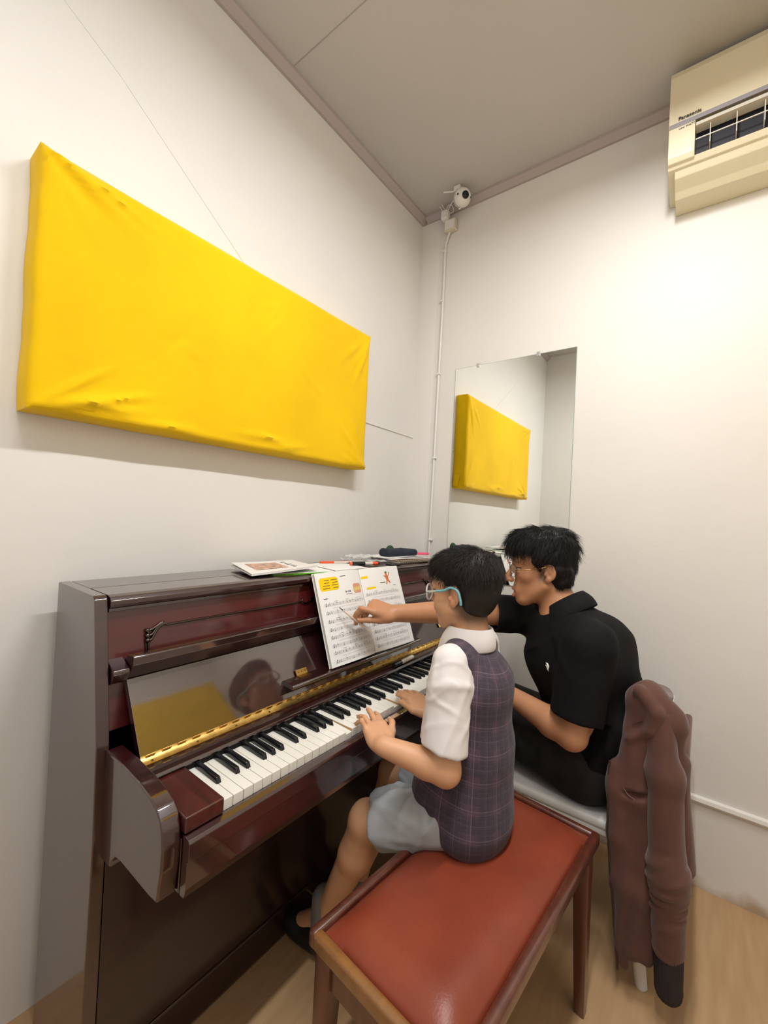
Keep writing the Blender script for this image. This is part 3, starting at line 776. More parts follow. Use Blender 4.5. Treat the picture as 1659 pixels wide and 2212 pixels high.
def strands(name, roots, dirs, length, width, m, parent, rng, droop=None, lift=0.0, normals=None, segs=4, curl=0.0):
    """many thin tapered hair strands as one mesh (three-sided)"""
    n = len(roots); rings = []
    D = dirs / (np.linalg.norm(dirs, axis=1)[:, None] + 1e-9)
    side = np.cross(D, normals); side /= (np.linalg.norm(side, axis=1)[:, None] + 1e-9)
    ph = rng.rand(n) * 6.28
    cs = rng.randn(n)
    for s in range(segs + 1):
        t = s / segs
        p = roots + D * (length * t)[:, None] + normals * (lift * np.sin(t * PI * 0.55) * length)[:, None]
        if droop is not None: p = p + droop[None] * (length * t * t)[:, None]
        if curl: p = p + side * (curl * length * cs * t * t)[:, None]
        w = width * (1 - 0.85 * t ** 1.5)
        ring = [p + side * (w * math.cos(a))[:, None] + normals * (w * math.sin(a) * 0.7)[:, None] if False else p + side * (w * math.cos(a)) [:, None] + normals * (w * 0.7 * math.sin(a))[:, None] for a in (0, 2.1, 4.2)]
        rings.append(np.stack(ring, 1))
    A = np.stack(rings, 1)                                    # n, segs+1, 3, 3
    V = A.reshape(-1, 3); stride = (segs + 1) * 3
    q = []
    for s in range(segs):
        for a in range(3):
            b = (a + 1) % 3
            q.append((s * 3 + a, s * 3 + b, (s + 1) * 3 + b, (s + 1) * 3 + a))
    q = np.array(q)
    F = (np.arange(n) * stride)[:, None, None] + q[None]
    return np_mesh(name, V, F.reshape(-1, 4), m, parent)
# ---------------------------------------------------------------- people
def skin_mat(name, rough=0.45):
    m = bpy.data.materials.new(name); m.use_nodes = True; nt = m.node_tree; b = nt.nodes['Principled BSDF']
    N = nt.nodes.new; L = nt.links.new
    at = N('ShaderNodeAttribute'); at.attribute_name = 'tint'
    tc = N('ShaderNodeTexCoord'); n = N('ShaderNodeTexNoise'); n.inputs['Scale'].default_value = 45; n.inputs['Detail'].default_value = 4; L(tc.outputs['Object'], n.inputs['Vector'])
    mr = N('ShaderNodeMapRange'); mr.inputs['To Min'].default_value = 0.93; mr.inputs['To Max'].default_value = 1.07; L(n.outputs['Fac'], mr.inputs['Value'])
    mu = N('ShaderNodeVectorMath'); mu.operation = 'SCALE'; L(at.outputs['Color'], mu.inputs[0]); L(mr.outputs['Result'], mu.inputs['Scale'])
    L(mu.outputs[0], b.inputs['Base Color'])
    b.inputs['Roughness'].default_value = rough; b.inputs['Specular IOR Level'].default_value = 0.4
    
    n2 = N('ShaderNodeTexNoise'); n2.inputs['Scale'].default_value = 400; L(tc.outputs['Object'], n2.inputs['Vector'])
    bp = N('ShaderNodeBump'); bp.inputs['Strength'].default_value = 0.08; bp.inputs['Distance'].default_value = 0.0006; L(n2.outputs['Fac'], bp.inputs['Height']); L(bp.outputs[0], b.inputs['Normal'])
    return m
M_SKIN = skin_mat('skin')
M_HAIRT = mat('hair_black', (0.0065, 0.006, 0.0065), 0.5, spec=0.4)
M_HAIRB = mat('hair_dark_brown', (0.014, 0.0115, 0.010), 0.48, spec=0.45)

class Frame:
    """local head frame: x = subject's right, y = forward, z = up"""
    def __init__(s, c, F, tilt=0.0, roll=0.0, scale=1.0):
        F = unit(V3(F[0], F[1], 0)); U = V3(0, 0, 1); Rr = np.cross(F, U)
        ct, st = math.cos(tilt), math.sin(tilt)
        F2 = F * ct + U * st; U2 = U * ct - F * st
        cr, sr = math.cos(roll), math.sin(roll)
        R2 = Rr * cr + U2 * sr; U3 = U2 * cr - Rr * sr
        s.R = np.stack([R2, F2, U3], 1); s.c = V3(c); s.s = scale
    def __call__(s, x, y, z): return s.c + s.R @ (V3(x, y, z) * s.s)
    def loc(s, P): return ((np.asarray(P) - s.c) @ s.R) / s.s

def head_prims(H, child=False, mouth_open=0.0):
    s = H.s
    E = lambda c, r, k=0.012, op='u', R=None: ell(H(*c), V3(r) * s, H.R if R is None else H.R @ R, k * s, op)
    Cp = lambda a, b, ra, rb, k=0.01, op='u': cap(H(*a), H(*b), ra * s, rb * s, k * s, op)
    p = [E((0, -0.012, 0.045), (0.073, 0.096, 0.083), 0.01),
         E((0, -0.045, 0.015), (0.066, 0.058, 0.07), 0.03),
         E((0, 0.045, 0.050), (0.060, 0.044, 0.050), 0.03)]
    if child:
        p += [E((0, 0.030, -0.032), (0.062, 0.060, 0.064), 0.03), E((0, 0.060, -0.080), (0.022, 0.018, 0.018), 0.03),
              E((-0.036, 0.052, -0.032), (0.028, 0.030, 0.030), 0.02), E((0.036, 0.052, -0.032), (0.028, 0.030, 0.030), 0.02)]
    else:
        p += [E((0, 0.028, -0.040), (0.056, 0.059, 0.070), 0.03), E((0, 0.064, -0.100), (0.022, 0.019, 0.018), 0.026),
              E((-0.040, 0.055, -0.012), (0.022, 0.026, 0.022), 0.02), E((0.040, 0.055, -0.012), (0.022, 0.026, 0.022), 0.02)]
    for sx in (-1, 1):
        p.append(Cp((sx * 0.054, 0.004, -0.046), (sx * 0.024, 0.058, -0.088 if child else -0.094), 0.018, 0.016, 0.025))
    # brow, sockets
    p.append(Cp((-0.036, 0.080, 0.030), (0.036, 0.080, 0.030), 0.010, 0.010, 0.014))
    for sx in (-1, 1):
        p.append(E((sx * 0.033, 0.100, 0.010), (0.019, 0.015, 0.012), 0.012, 's'))
        p.append(E((sx * 0.032, 0.0775, 0.0185), (0.0165, 0.0125, 0.0055), 0.004))     # upper lid
        p.append(E((sx * 0.032, 0.0765, 0.0005), (0.0155, 0.0115, 0.0045), 0.005))     # lower lid
    # nose
    if child: ny, nzz, md, my = 0.110, -0.020, 0.0, 0.0
    else: ny, nzz, md, my = 0.1165, -0.027, -0.0105, -0.003
    p.append(Cp((0, 0.084, 0.022), (0, ny, nzz), 0.0075, 0.0115, 0.012))
    for sx in (-1, 1):
        p.append(E((sx * 0.0125, ny - 0.015, nzz - 0.003), (0.0085, 0.011, 0.0085), 0.006))
        p.append(E((sx * 0.0065, ny - 0.008, nzz - 0.0125), (0.0035, 0.005, 0.004), 0.002, 's'))
    # mouth
    p.append(E((0, 0.080 + my, -0.055 + md), (0.030, 0.017, 0.022), 0.014))
    for sx in (-1, 1):
        p.append(Cp((sx * 0.0005, 0.0965 + my, -0.0505 + md), (sx * 0.021, 0.083 + my, -0.0565 + md), 0.0050, 0.0032, 0.004))
        p.append(Cp((sx * 0.0005, 0.0945 + my, -0.0645 - mouth_open + md), (sx * 0.020, 0.083 + my, -0.0585 - mouth_open * 0.6 + md), 0.0060, 0.0032, 0.004))
    p.append(E((0, 0.098 + my, -0.0572 - mouth_open * 0.5 + md), (0.019, 0.016, 0.0012 + mouth_open * 0.45), 0.003, 's'))
    # ears
    for sx in (-1, 1):
        a = sx * 0.38
        Rz = np.array([[math.cos(a), -math.sin(a), 0], [math.sin(a), math.cos(a), 0], [0, 0, 1]])
        ex = 0.0745
        p.append(E((sx * ex, -0.012, 0.003), (0.008, 0.019, 0.029), 0.004, 'u', Rz))
        p.append(E((sx * (ex - 0.002), -0.004, -0.022), (0.008, 0.011, 0.012), 0.006, 'u', Rz))
        p.append(E((sx * (ex + 0.008), -0.008, 0.005), (0.007, 0.0115, 0.019), 0.004, 's', Rz))
        p.append(E((sx * (ex + 0.003), -0.011, 0.005), (0.0035, 0.0045, 0.012), 0.003, 'u', Rz))
        p.append(E((sx * (ex + 0.002), 0.005, -0.006), (0.006, 0.0045, 0.0075), 0.004, 'u', Rz))
    return p

FL = {'i': (0.046, 0.027, 0.022), 'm': (0.050, 0.031, 0.023), 'r': (0.046, 0.029, 0.023), 'p': (0.036, 0.022, 0.020)}
FOFF = {'i': 0.0275, 'm': 0.0090, 'r': -0.0100, 'p': -0.0275}
FLEN = {'i': 0.090, 'm': 0.093, 'r': 0.088, 'p': 0.080}
def chain(a, tip, up, L1, L2, L3):
    a, tip = V3(a), V3(tip); d = tip - a; D = np.linalg.norm(d); d = d / D
    Lb = (L2 + L3) * 0.97; D2 = min(D, (L1 + Lb) * 0.995)
    x = (D2 * D2 + L1 * L1 - Lb * Lb) / (2 * D2); h = math.sqrt(max(L1 * L1 - x * x, 0))
    per = unit(V3(up) - d * (V3(up) @ d))
    pip = a + d * x + per * h
    tip = a + d * D2
    t = L2 / (L2 + L3); dip = pip + (tip - pip) * t + unit(per + d * 0.3) * 0.10 * L3
    return [a, pip, dip, tip]
def hand_prims(wrist, f, n, side, s, tips, thumb, fl=1.0):
    """side +1 right, -1 left; tips in world; thumb = (mcp, ip, tip) offsets along (f, l, n) or world tip"""
    f = unit(f); n = unit(V3(n) - f * (V3(n) @ f)); l = np.cross(n, f) * side
    w = V3(wrist); at = lambda a, b, c: w + (f * a + l * b + n * c) * s
    p = []
    R = np.stack([l, f, n], 1)
    p.append(ell(at(0.050, 0.002, -0.002), V3(0.037, 0.052, 0.0145) * s, R, 0.012 * s))
    p.append(econe(at(0.006, 0, 0), at(0.078, 0.0, 0.001), (0.027 * s, 0.0175 * s), (0.0385 * s, 0.0125 * s), l, 0.012 * s))
    p.append(ell(at(0.034, 0.024, -0.009), V3(0.017, 0.030, 0.0145) * s, R, 0.012 * s))   # thenar
    p.append(ell(at(0.036, -0.024, -0.008), V3(0.014, 0.032, 0.012) * s, R, 0.012 * s))
    J = {}
    for key in 'imrp':
        m0 = at(FLEN[key] - 0.012, FOFF[key] * 0.98, 0.002)
        L = [x * s * fl for x in FL[key]]
        J[key] = c = chain(m0, tips[key], n, *L)
        r0 = {'i': 0.0092, 'm': 0.0094, 'r': 0.0089, 'p': 0.0078}[key] * s
        p.append(cap(at(FLEN[key] - 0.050, FOFF[key] * 0.75, 0.002), c[0], r0 * 1.0, r0 * 1.12, 0.010 * s))
        p.append(cap(c[0], c[1], r0 * 1.08, r0 * 0.98, 0.0045 * s))
        p.append(cap(c[1], c[2], r0 * 0.99, r0 * 0.86, 0.004 * s))
        p.append(cap(c[2], c[3], r0 * 0.87, r0 * 0.72, 0.004 * s))
    b0 = at(0.022, 0.024, -0.006); b1 = at(*thumb[0]); 
    tip = V3(thumb[1]); 
    c = chain(b1, tip, thumb[2] if len(thumb) > 2 else l, 0.036 * s, 0.016 * s, 0.017 * s)
    p.append(cap(b0, b1, 0.0145 * s, 0.0118 * s, 0.012 * s))
    p.append(cap(b1, c[1], 0.0115 * s, 0.0100 * s, 0.005 * s)); p.append(cap(c[1], c[3], 0.0102 * s, 0.0078 * s, 0.004 * s))
    J['t'] = [b0, b1, c[1], c[3]]
    return p, J
def nails(J, s, n, parent, m):
    for key, c in J.items():
        a, b = V3(c[-2]), V3(c[-1]); d = unit(b - a)
        up = V3(n) - d * (V3(n) @ d); up = unit(up); sd_ = np.cross(d, up)
        r = 0.0072 * s
        M4 = Matrix(((sd_[0], d[0], up[0], 0), (sd_[1], d[1], up[1], 0), (sd_[2], d[2], up[2], 0), (0, 0, 0, 1)))
        M4.translation = Vector(b + d * 0.001 * s + up * r * 0.80)
        bm = bmesh.new(); bmesh.ops.create_uvsphere(bm, u_segments=10, v_segments=6, radius=1.0, matrix=M4 @ Matrix.Diagonal((0.0050 * s, 0.0062 * s, 0.0016 * s, 1)))
        from_bm('fingernail', bm, m, parent, True)
M_NAIL = mat('fingernail', (0.62, 0.36, 0.27), 0.25)

def mixc(base, col, f): return base * (1 - f)[:, None] + np.asarray(col)[None] * f[:, None]
def sstep(a, b, x): t = np.clip((x - a) / (b - a), 0, 1); return t * t * (3 - 2 * t)

def eyes(H, parent, iris=(0.02, 0.01, 0.006), gaze=(0, 0)):
    s = H.s
    for sx in (-1, 1):
        c = Vector(H(sx * 0.032, 0.0745, 0.0095))
        R4 = Matrix([[*H.R[i], 0] for i in range(3)] + [[0, 0, 0, 1]])
        bm = bmesh.new(); bmesh.ops.create_uvsphere(bm, u_segments=16, v_segments=12, radius=0.0125 * s, matrix=Matrix.Translation(c))
        from_bm('eyeball', bm, M_EYE, parent, True)
        bm = bmesh.new()
        Mi = Matrix.Translation(c) @ R4 @ Matrix.Rotation(gaze[0], 4, 'Z') @ Matrix.Rotation(gaze[1] - PI / 2, 4, 'X')
        add_lathe(bm, [(0.0062 * s, 0.0108 * s), (0.0056 * s, 0.0117 * s), (0.003 * s, 0.0127 * s), (0.0004, 0.0129 * s)], Mi, 16)
        from_bm('iris', bm, M_IRIS, parent, True)
        tube('eyelash', M_IRIS, parent, spline([H(sx * (0.032 + dx_), 0.0885 - 0.9 * abs(dx_) ** 1.5 * 6 - (0.004 if dx_ > 0.01 else 0), 0.0150 - 14 * dx_ * dx_) for dx_ in (-0.014, -0.007, 0.0, 0.007, 0.0145)], 4), 0.0009 * s, 5)
M_EYE = mat('eye_white', (0.55, 0.50, 0.46), 0.15)
M_IRIS = mat('iris_brown', (0.012, 0.006, 0.004), 0.1)

def scatter(V, F, N, n, rng, ok):
    a = np.linalg.norm(np.cross(V[F[:, 2]] - V[F[:, 0]], V[F[:, 3]] - V[F[:, 1]]), axis=1)
    fc = V[F].mean(1); a = a * ok(fc)
    ix = rng.choice(len(F), n, p=a / a.sum())
    w = rng.dirichlet((1, 1, 1, 1), n)
    return (V[F[ix]] * w[..., None]).sum(1), N[F[ix]].mean(1)

# =============================================================== teacher
TS = {'neck': V3(-0.475, -0.950, 1.015), 'chest': V3(-0.45, -0.985, 0.86), 'belly': V3(-0.41, -1.045, 0.69), 'pelvis': V3(-0.385, -1.055, 0.535),
      'shL': V3(-0.605, -1.065, 0.945), 'shR': V3(-0.365, -0.83, 0.955), 'elL': V3(-0.635, -1.035, 0.685), 'wrL': V3(-0.555, -0.815, 0.715),
      'elR': V3(-0.535, -0.640, 0.958), 'wrR': V3(-0.795, -0.497, 0.966),
      'hipL': V3(-0.475, -1.04, 0.525), 'hipR': V3(-0.30, -1.03, 0.525), 'knL': V3(-0.44, -0.62, 0.585), 'knR': V3(-0.235, -0.60, 0.57), 'anL': V3(-0.43, -0.66, 0.10), 'anR': V3(-0.23, -0.62, 0.10)}
t = TS
tp = empty('person', 'seated man in a black polo shirt and round glasses, pointing a pencil at the music', 'person', loc=(0, 0, 0))
HT = Frame((-0.480, -0.879, 1.134), (-0.50, 0.866), tilt=-0.06, roll=0.0, scale=1.0)
tl = unit(t['shL'] - t['shR'])
prT = head_prims(HT, False, 0.009)
prT += [cap(HT(0, -0.022, -0.045), t['neck'] + V3(0.01, -0.02, -0.02), 0.052, 0.058, 0.02),
        econe(t['neck'] + V3(0, 0, -0.05), t['chest'], (0.10, 0.07), (0.145, 0.095), tl, 0.04),
        econe(t['chest'], t['pelvis'], (0.14, 0.095), (0.14, 0.10), tl, 0.04, lat2=(-1, 0, 0))]
for a, b, c, r in (('shL', 'elL', 'wrL', 1), ('shR', 'elR', 'wrR', 1)):
    A, B, C_ = t[a], t[b], t[c]
    prT += [cap(t['chest'] + V3(0, 0, 0.07), A, 0.06, 0.055, 0.03), cap(A, B, 0.050, 0.041, 0.02)]
    mid = B + (C_ - B) * 0.28
    prT += [cap(B, mid, 0.041, 0.044, 0.015), cap(mid, C_, 0.043, 0.0285, 0.015)]
for a, b, c in (('hipL', 'knL', 'anL'), ('hipR', 'knR', 'anR')):
    prT += [cap(t[a], t[b], 0.07, 0.05, 0.03), cap(t[b], t[c], 0.05, 0.035, 0.02)]
# right hand with the pencil
PEN_TIP = V3(-0.943, -0.374, 0.988); PEN_GRIP = V3(-0.9035, -0.418, 0.9455)
pd = unit(PEN_GRIP - PEN_TIP); PEN_END = PEN_TIP + pd * 0.142
fR = unit(V3(-0.878, -0.434, 0.996) - t['wrR']); nR = V3(-0.12, -0.50, 0.86)
tipsR = {'i': PEN_GRIP + V3(0.000, 0.011, 0.004), 'm': PEN_GRIP + V3(0.014, 0.012, -0.016), 'r': PEN_GRIP + V3(0.038, 0.010, -0.020), 'p': PEN_GRIP + V3(0.060, 0.020, -0.016)}
hp, JR = hand_prims(t['wrR'], fR, nR, 1, 1.0, tipsR, ((0.052, 0.034, -0.018), PEN_GRIP + V3(0.0, -0.0105, 0.002), V3(-0.2, -0.8, 0.3)))
prT += hp
fL = unit(V3(0.35, 0.85, -0.15)); nL = V3(-0.25, 0.1, 0.95)
wl = t['wrL']
tl_ = lambda a, b, c: wl + fL * a + np.cross(fL, unit(nL)) * b + unit(nL) * c
tipsL = {'i': tl_(0.165, 0.034, -0.03), 'm': tl_(0.170, 0.01, -0.035), 'r': tl_(0.162, -0.014, -0.035), 'p': tl_(0.14, -0.035, -0.032)}
hp, JL = hand_prims(wl, fL, nL, -1, 1.0, tipsL, ((0.055, 0.045, -0.01), tl_(0.10, 0.062, -0.02)))
prT += hp
V_, F_ = surface(prT, 0.003, smooth=1)
SKT = np.array((0.51, 0.245, 0.130))
q = HT.loc(V_)
col = np.tile(SKT, (len(V_), 1))
inh = (np.abs(q[:, 0]) < 0.12) & (np.abs(q[:, 1]) < 0.14) & (q[:, 2] > -0.13) & (q[:, 2] < 0.16)
lip = sstep(0.0790, 0.084, q[:, 1]) * (1 - sstep(0.0095, 0.013, np.abs(q[:, 2] + 0.0725))) * (1 - sstep(0.019, 0.024, np.abs(q[:, 0]))) * inh
col = mixc(col, (0.45, 0.155, 0.115), lip * 0.85)
ms = sstep(0.082, 0.088, q[:, 1]) * (1 - sstep(0.006, 0.011, np.abs(q[:, 2] + 0.0530))) * (1 - sstep(0.018, 0.026, np.abs(q[:, 0]))) * inh
col = mixc(col, (0.20, 0.10, 0.065), ms * 0.5)
bw = np.exp(-((q[:, 2] - 0.0365 - 0.004 * np.cos(q[:, 0] * 60)) / 0.0042) ** 2) * sstep(0.010, 0.014, np.abs(q[:, 0])) * (1 - sstep(0.044, 0.052, np.abs(q[:, 0]))) * sstep(0.05, 0.06, q[:, 1]) * inh
col = mixc(col, (0.02, 0.013, 0.010), bw * 0.8)
sb = np.exp(-((q[:, 1] - 0.012) / 0.011) ** 2) * sstep(-0.045, -0.015, q[:, 2]) * sstep(0.05, 0.06, np.abs(q[:, 0])) * inh * (q[:, 2] < 0.06)
col = mixc(col, (0.03, 0.02, 0.015), sb * 0.75)
sc = sstep(0.03, 0.05, q[:, 2] - np.maximum(q[:, 1], 0) * 0.3) * (q[:, 1] < 0.075) * inh
col = mixc(col, (0.02, 0.015, 0.012), sc * 0.9)
sc2 = (1 - sstep(-0.036, -0.026, q[:, 1])) * sstep(-0.075, -0.050, q[:, 2]) * inh
col = mixc(col, (0.015, 0.012, 0.010), sc2 * 0.95)
mi = (1 - sstep(0.0025, 0.006, np.abs(q[:, 2] + 0.0722))) * (1 - sstep(0.012, 0.016, np.abs(q[:, 0]))) * sstep(0.070, 0.076, q[:, 1]) * (q[:, 1] < 0.0845) * inh
col = mixc(col, (0.06, 0.015, 0.012), mi)
np_mesh('body', V_, F_, M_SKIN, tp, col)
nails(JR, 1.0, nR, tp, M_NAIL)
eyes(HT, tp, gaze=(0.1, -0.15))

# hair: cap with cut-outs, plus strands
def hair(H, prims, parent, m, seed, crown, n, length, width, lift, droop, ok, vox=0.003, jitter=0.35, curl=0.15, mod=None, flow=None, lenf=None):
    V, F = surface(prims, vox, smooth=1, mod=mod)
    h = np_mesh('hair', V, F, m, parent)
    rng = np.random.RandomState(seed)
    N = mesh_normals(V, F)
    roots, nor = scatter(V, F, N, n, rng, ok)
    ql = H.loc(roots); cl = V3(crown)
    d = ql - cl; d[:, 2] -= 0.35 * np.linalg.norm(d[:, :2], axis=1)
    if flow is not None: d = flow(ql, d)
    dw = d @ H.R.T
    dw = dw - nor * (dw * nor).sum(1)[:, None]
    dw /= np.linalg.norm(dw, axis=1)[:, None] + 1e-9
    dw += rng.randn(*dw.shape) * jitter * 0.5
    dw -= nor * (dw * nor).sum(1)[:, None] * 0.8
    ln = length * (0.6 + 0.8 * rng.rand(n))
    if lenf is not None: ln = ln * lenf(ql)
    roots = roots - nor * 0.002
    o = strands('hair_strands', roots, dw, ln, width * (0.7 + 0.6 * rng.rand(n)), m, h, rng, droop, lift, nor, 4, curl)
    o['kind'] = 'stuff'
    return h
E_ = lambda H, c, r, k=0.012, op='u': ell(H(*c), V3(r) * H.s, H.R, k * H.s, op)
B_ = lambda H, c, h, rad=0.01, k=0.01, op='s', R=None: rbx(H(*c), V3(h) * H.s, H.R if R is None else H.R @ R, rad * H.s, k * H.s, op)
Rx = lambda a: np.array([[1, 0, 0], [0, math.cos(a), -math.sin(a)], [0, math.sin(a), math.cos(a)]])
hpT = [E_(HT, (0, -0.010, 0.058), (0.084, 0.102, 0.089)), E_(HT, (0, 0.035, 0.090), (0.072, 0.074, 0.056), 0.02), E_(HT, (0, -0.046, 0.004), (0.0790, 0.062, 0.086), 0.03),
       E_(HT, (0, -0.045, 0.085), (0.073, 0.066, 0.062), 0.02),
       B_(HT, (0, 0.134, -0.056), (0.13, 0.090, 0.120), 0.02, 0.008),            # face
       B_(HT, (0, 0.090, -0.110), (0.13, 0.072, 0.140), 0.03, 0.012, R=Rx(-0.10)),  # temple
       B_(HT, (0, 0.055, -0.165), (0.13, 0.068, 0.138), 0.02, 0.010),            # cheek
       B_(HT, (0, -0.05, -0.165), (0.13, 0.12, 0.075), 0.01, 0.008, R=Rx(0.30)),  # nape
       E_(HT, (-0.082, -0.004, -0.004), (0.022, 0.022, 0.034), 0.006, 's'), E_(HT, (0.082, -0.004, -0.004), (0.022, 0.022, 0.034), 0.006, 's')]
def lump(P): return 0.0035 * np.sin(P[:, 0] * 95 + 2 * np.sin(P[:, 2] * 60)) * np.sin(P[:, 1] * 80 + P[:, 2] * 40)
def okT(P):
    ql = HT.loc(P); e = np.linalg.norm((ql - V3(0, -0.004, 0.0)) / V3(1, 0.027, 0.038) * V3(0, 1, 1), axis=1)
    return (e > 1.0) * 1.0 * ((ql[:, 2] > 0.06) | (ql[:, 1] < 0.03))
def lenT(ql): return 0.45 + 0.65 * sstep(0.03, 0.09, ql[:, 2])
def flowT(ql, d):
    f = d.copy(); fr = sstep(0.0, 0.06, ql[:, 1]); f[:, 1] += 0.03 * fr; f[:, 0] -= 0.05 * fr; f[:, 2] -= 0.12 * sstep(0.05, 0.10, ql[:, 1])
    lo = sstep(0.05, -0.02, ql[:, 2]); f[:, 2] -= 0.15 * lo
    return f
hair(HT, hpT, tp, M_HAIRT, 5, (0.01, -0.045, 0.16), 6500, 0.034, 0.0008, 0.20, V3(0, 0, -0.25), okT, mod=lump, flow=flowT, jitter=0.36, curl=0.35, lenf=lenT)

# polo shirt
def fold_mod(seed, amp, n, box, wl=(0.015, 0.05)):
    rng = np.random.RandomState(seed); fs = []
    for _ in range(n):
        fs.append((rng.uniform(box[0], box[1]), unit(rng.randn(3) + V3(0, 0, 0.3)), unit(rng.randn(3)), rng.uniform(*wl), rng.uniform(0.04, 0.12), rng.uniform(0.4, 1) * amp))
    def mod(P):
        d = np.zeros(len(P))
        c0 = P.mean(0)
        for c, ax, nn, w_, l_, a_ in fs:
            if np.linalg.norm(c - c0) > 2.2 * l_ + 0.04: continue
            q_ = P - c
            nn2 = unit(nn - ax * (nn @ ax))
            d -= a_ * np.exp(-((q_ @ nn2) / w_) ** 2 - ((q_ @ ax) / l_) ** 2 - ((q_ @ np.cross(ax, nn2)) / (l_ * 0.8)) ** 2)
        return d
    return mod
M_POLO = mat('black_pique', (0.0062, 0.0062, 0.0072), 0.8, var=(30, 0.2), bump=(700, 0.4, 0.0008), spec=0.2)
shoulder_mid = (t['shL'] + t['shR']) / 2
prP = [econe(t['neck'] + V3(0.01, -0.015, -0.035), t['chest'], (0.105, 0.078), (0.185, 0.128), tl, 0.05),
       econe(t['chest'], t['belly'], (0.175, 0.128), (0.168, 0.132), tl, 0.06, lat2=unit(tl + V3(-0.3, 0, 0))),
       econe(t['belly'], t['pelvis'] + V3(0, 0.0, 0.0), (0.165, 0.13), (0.172, 0.128), (-0.9, -0.2, 0), 0.05, lat2=(-1, 0, 0)),
       cap(t['neck'] + V3(0.02, -0.03, -0.045), t['shL'] + V3(0.01, 0, 0.0), 0.060, 0.068, 0.05), cap(t['neck'] + V3(0.0, 0.0, -0.045), t['shR'], 0.060, 0.066, 0.05),
       ell(t['chest'] + V3(0.02, -0.085, 0.02), (0.12, 0.10, 0.13), None, 0.05),                      # rounded back
       ell(t['belly'] + V3(0.0, -0.055, 0.03), (0.13, 0.10, 0.14), None, 0.05)]
sLe = t['shL'] + (t['elL'] - t['shL']) * 0.80
sRe = t['shR'] + (t['elR'] - t['shR']) * 0.62
prP += [cap(t['shL'], sLe, 0.070, 0.071, 0.03), cap(t['shR'], sRe, 0.067, 0.069, 0.03)]
dL = unit(t['elL'] - t['shL']); dR = unit(t['elR'] - t['shR'])
slv = [cap(sLe + dL * 0.03, sLe + dL * 0.2, 0.09, 0.09, 0.004, 's'), ]
def cutcap(e, d, R=0.10):   # flat end cut for a sleeve
    return rbx(e + d * 0.10, (R, R, 0.10), np.stack([unit(np.cross(d, V3(0.3, 0.2, 1.0))), np.cross(d, unit(np.cross(d, V3(0.3, 0.2, 1.0)))), d], 1), 0.002, 0.006, 's')
prP += [cutcap(sLe, dL), cutcap(sRe, dR), cap(sLe - dL * 0.03, sLe + dL * 0.05, 0.060, 0.062, 0.003, 's'), cap(sRe - dR * 0.03, sRe + dR * 0.05, 0.058, 0.060, 0.003, 's'),
        cap(t['neck'] + V3(-0.014, 0.020, 0.004), HT(0, -0.01, -0.05), 0.056, 0.075, 0.006, 's'),
        half((0, 0, 0.475), (0, 0, -1), 0.01)]
V_, F_ = surface(prP, 0.004, mod=fold_mod(3, 0.010, 40, (V3(-0.66, -1.2, 0.5), V3(-0.33, -0.8, 0.98)), (0.010, 0.022)), smooth=1)
polo = np_mesh('polo_shirt', V_, F_, M_POLO, tp)
# collar: two leaves around the neck open at the throat
def collar(parent, m, base, axis, fwd, r0, r1, h, gap, name='collar', thick=0.004, drop=0.02, flare=0.012, wid=1.0):
    axis = unit(axis); fwd = unit(V3(fwd) - axis * (V3(fwd) @ axis)); lat = np.cross(fwd, axis)
    n = 40; vs = []; prof = [(r0, 0.0), (r0 * 0.97, h * 0.55), (r0 + 0.003, h), (r1 + 0.002, h * 0.8), (r1 + flare, h * 0.05), (r1 + flare * 1.1, -drop)]
    for i in range(n + 1):
        a = gap + (2 * PI - 2 * gap) * i / n
        e = math.cos((i / n - 0.5) * PI)           # 1 at back, 0 at the front tips
        fr = 1 - abs(2 * i / n - 1)
        for j, (r, z) in enumerate(prof):
            z2 = z - (1 - e) * 0.028 * (0.6 + 0.4 * (j > 2)) - (drop * 1.1 if (j == 5 and fr < 0.16) else 0)
            rr = r * (1 + 0.10 * (1 - e))
            vs.append(base + fwd * math.cos(a) * rr + lat * math.sin(a) * rr * wid + axis * z2)
    k = len(prof)
    F = np.array([(i * k + j, (i + 1) * k + j, (i + 1) * k + j + 1, i * k + j + 1) for i in range(n) for j in range(k - 1)])
    o = np_mesh(name, np.array(vs), F, m, parent)
    md = o.modifiers.new('thick', 'SOLIDIFY'); md.thickness = thick; md.offset = 0
    sb_ = o.modifiers.new('sub', 'SUBSURF'); sb_.levels = 1; sb_.render_levels = 1
    return o
nx_ = unit(HT(0, -0.02, -0.05) - t['neck'])
collar(polo, M_POLO, t['neck'] + V3(0.004, -0.014, 0.010), nx_ + V3(0.05, -0.14, 0), HT.R[:, 1], 0.063, 0.068, 0.032, 0.50, flare=0.020, drop=0.028)
# small white emblem on the chest
M_LOGO = mat('emblem_thread', (0.80, 0.80, 0.78), 0.6)

# trousers
M_TROUS = mat('charcoal_denim', (0.020, 0.0195, 0.0190), 0.8, var=(16, 0.35), bump=(500, 0.3, 0.0008), spec=0.25)
prQ = [ell(t['pelvis'] + V3(0, -0.01, -0.01), (0.175, 0.13, 0.10), None, 0.03)]
for a, b, c in (('hipL', 'knL', 'anL'), ('hipR', 'knR', 'anR')):
    prQ += [cap(t[a], t[b], 0.098, 0.072, 0.04), cap(t[b], t[c], 0.073, 0.056, 0.025)]
prQ += [half((0, 0, 0.605), (0, 0.25, 1), 0.01)] if False else []
prQ += [half((0, 0, 0.075), (0, 0, -1), 0.006)]
V_, F_ = surface(prQ, 0.005, mod=fold_mod(8, 0.006, 30, (V3(-0.56, -1.1, 0.45), V3(-0.4, -0.62, 0.68)), (0.009, 0.02)), smooth=1)
np_mesh('trousers', V_, F_, M_TROUS, tp)
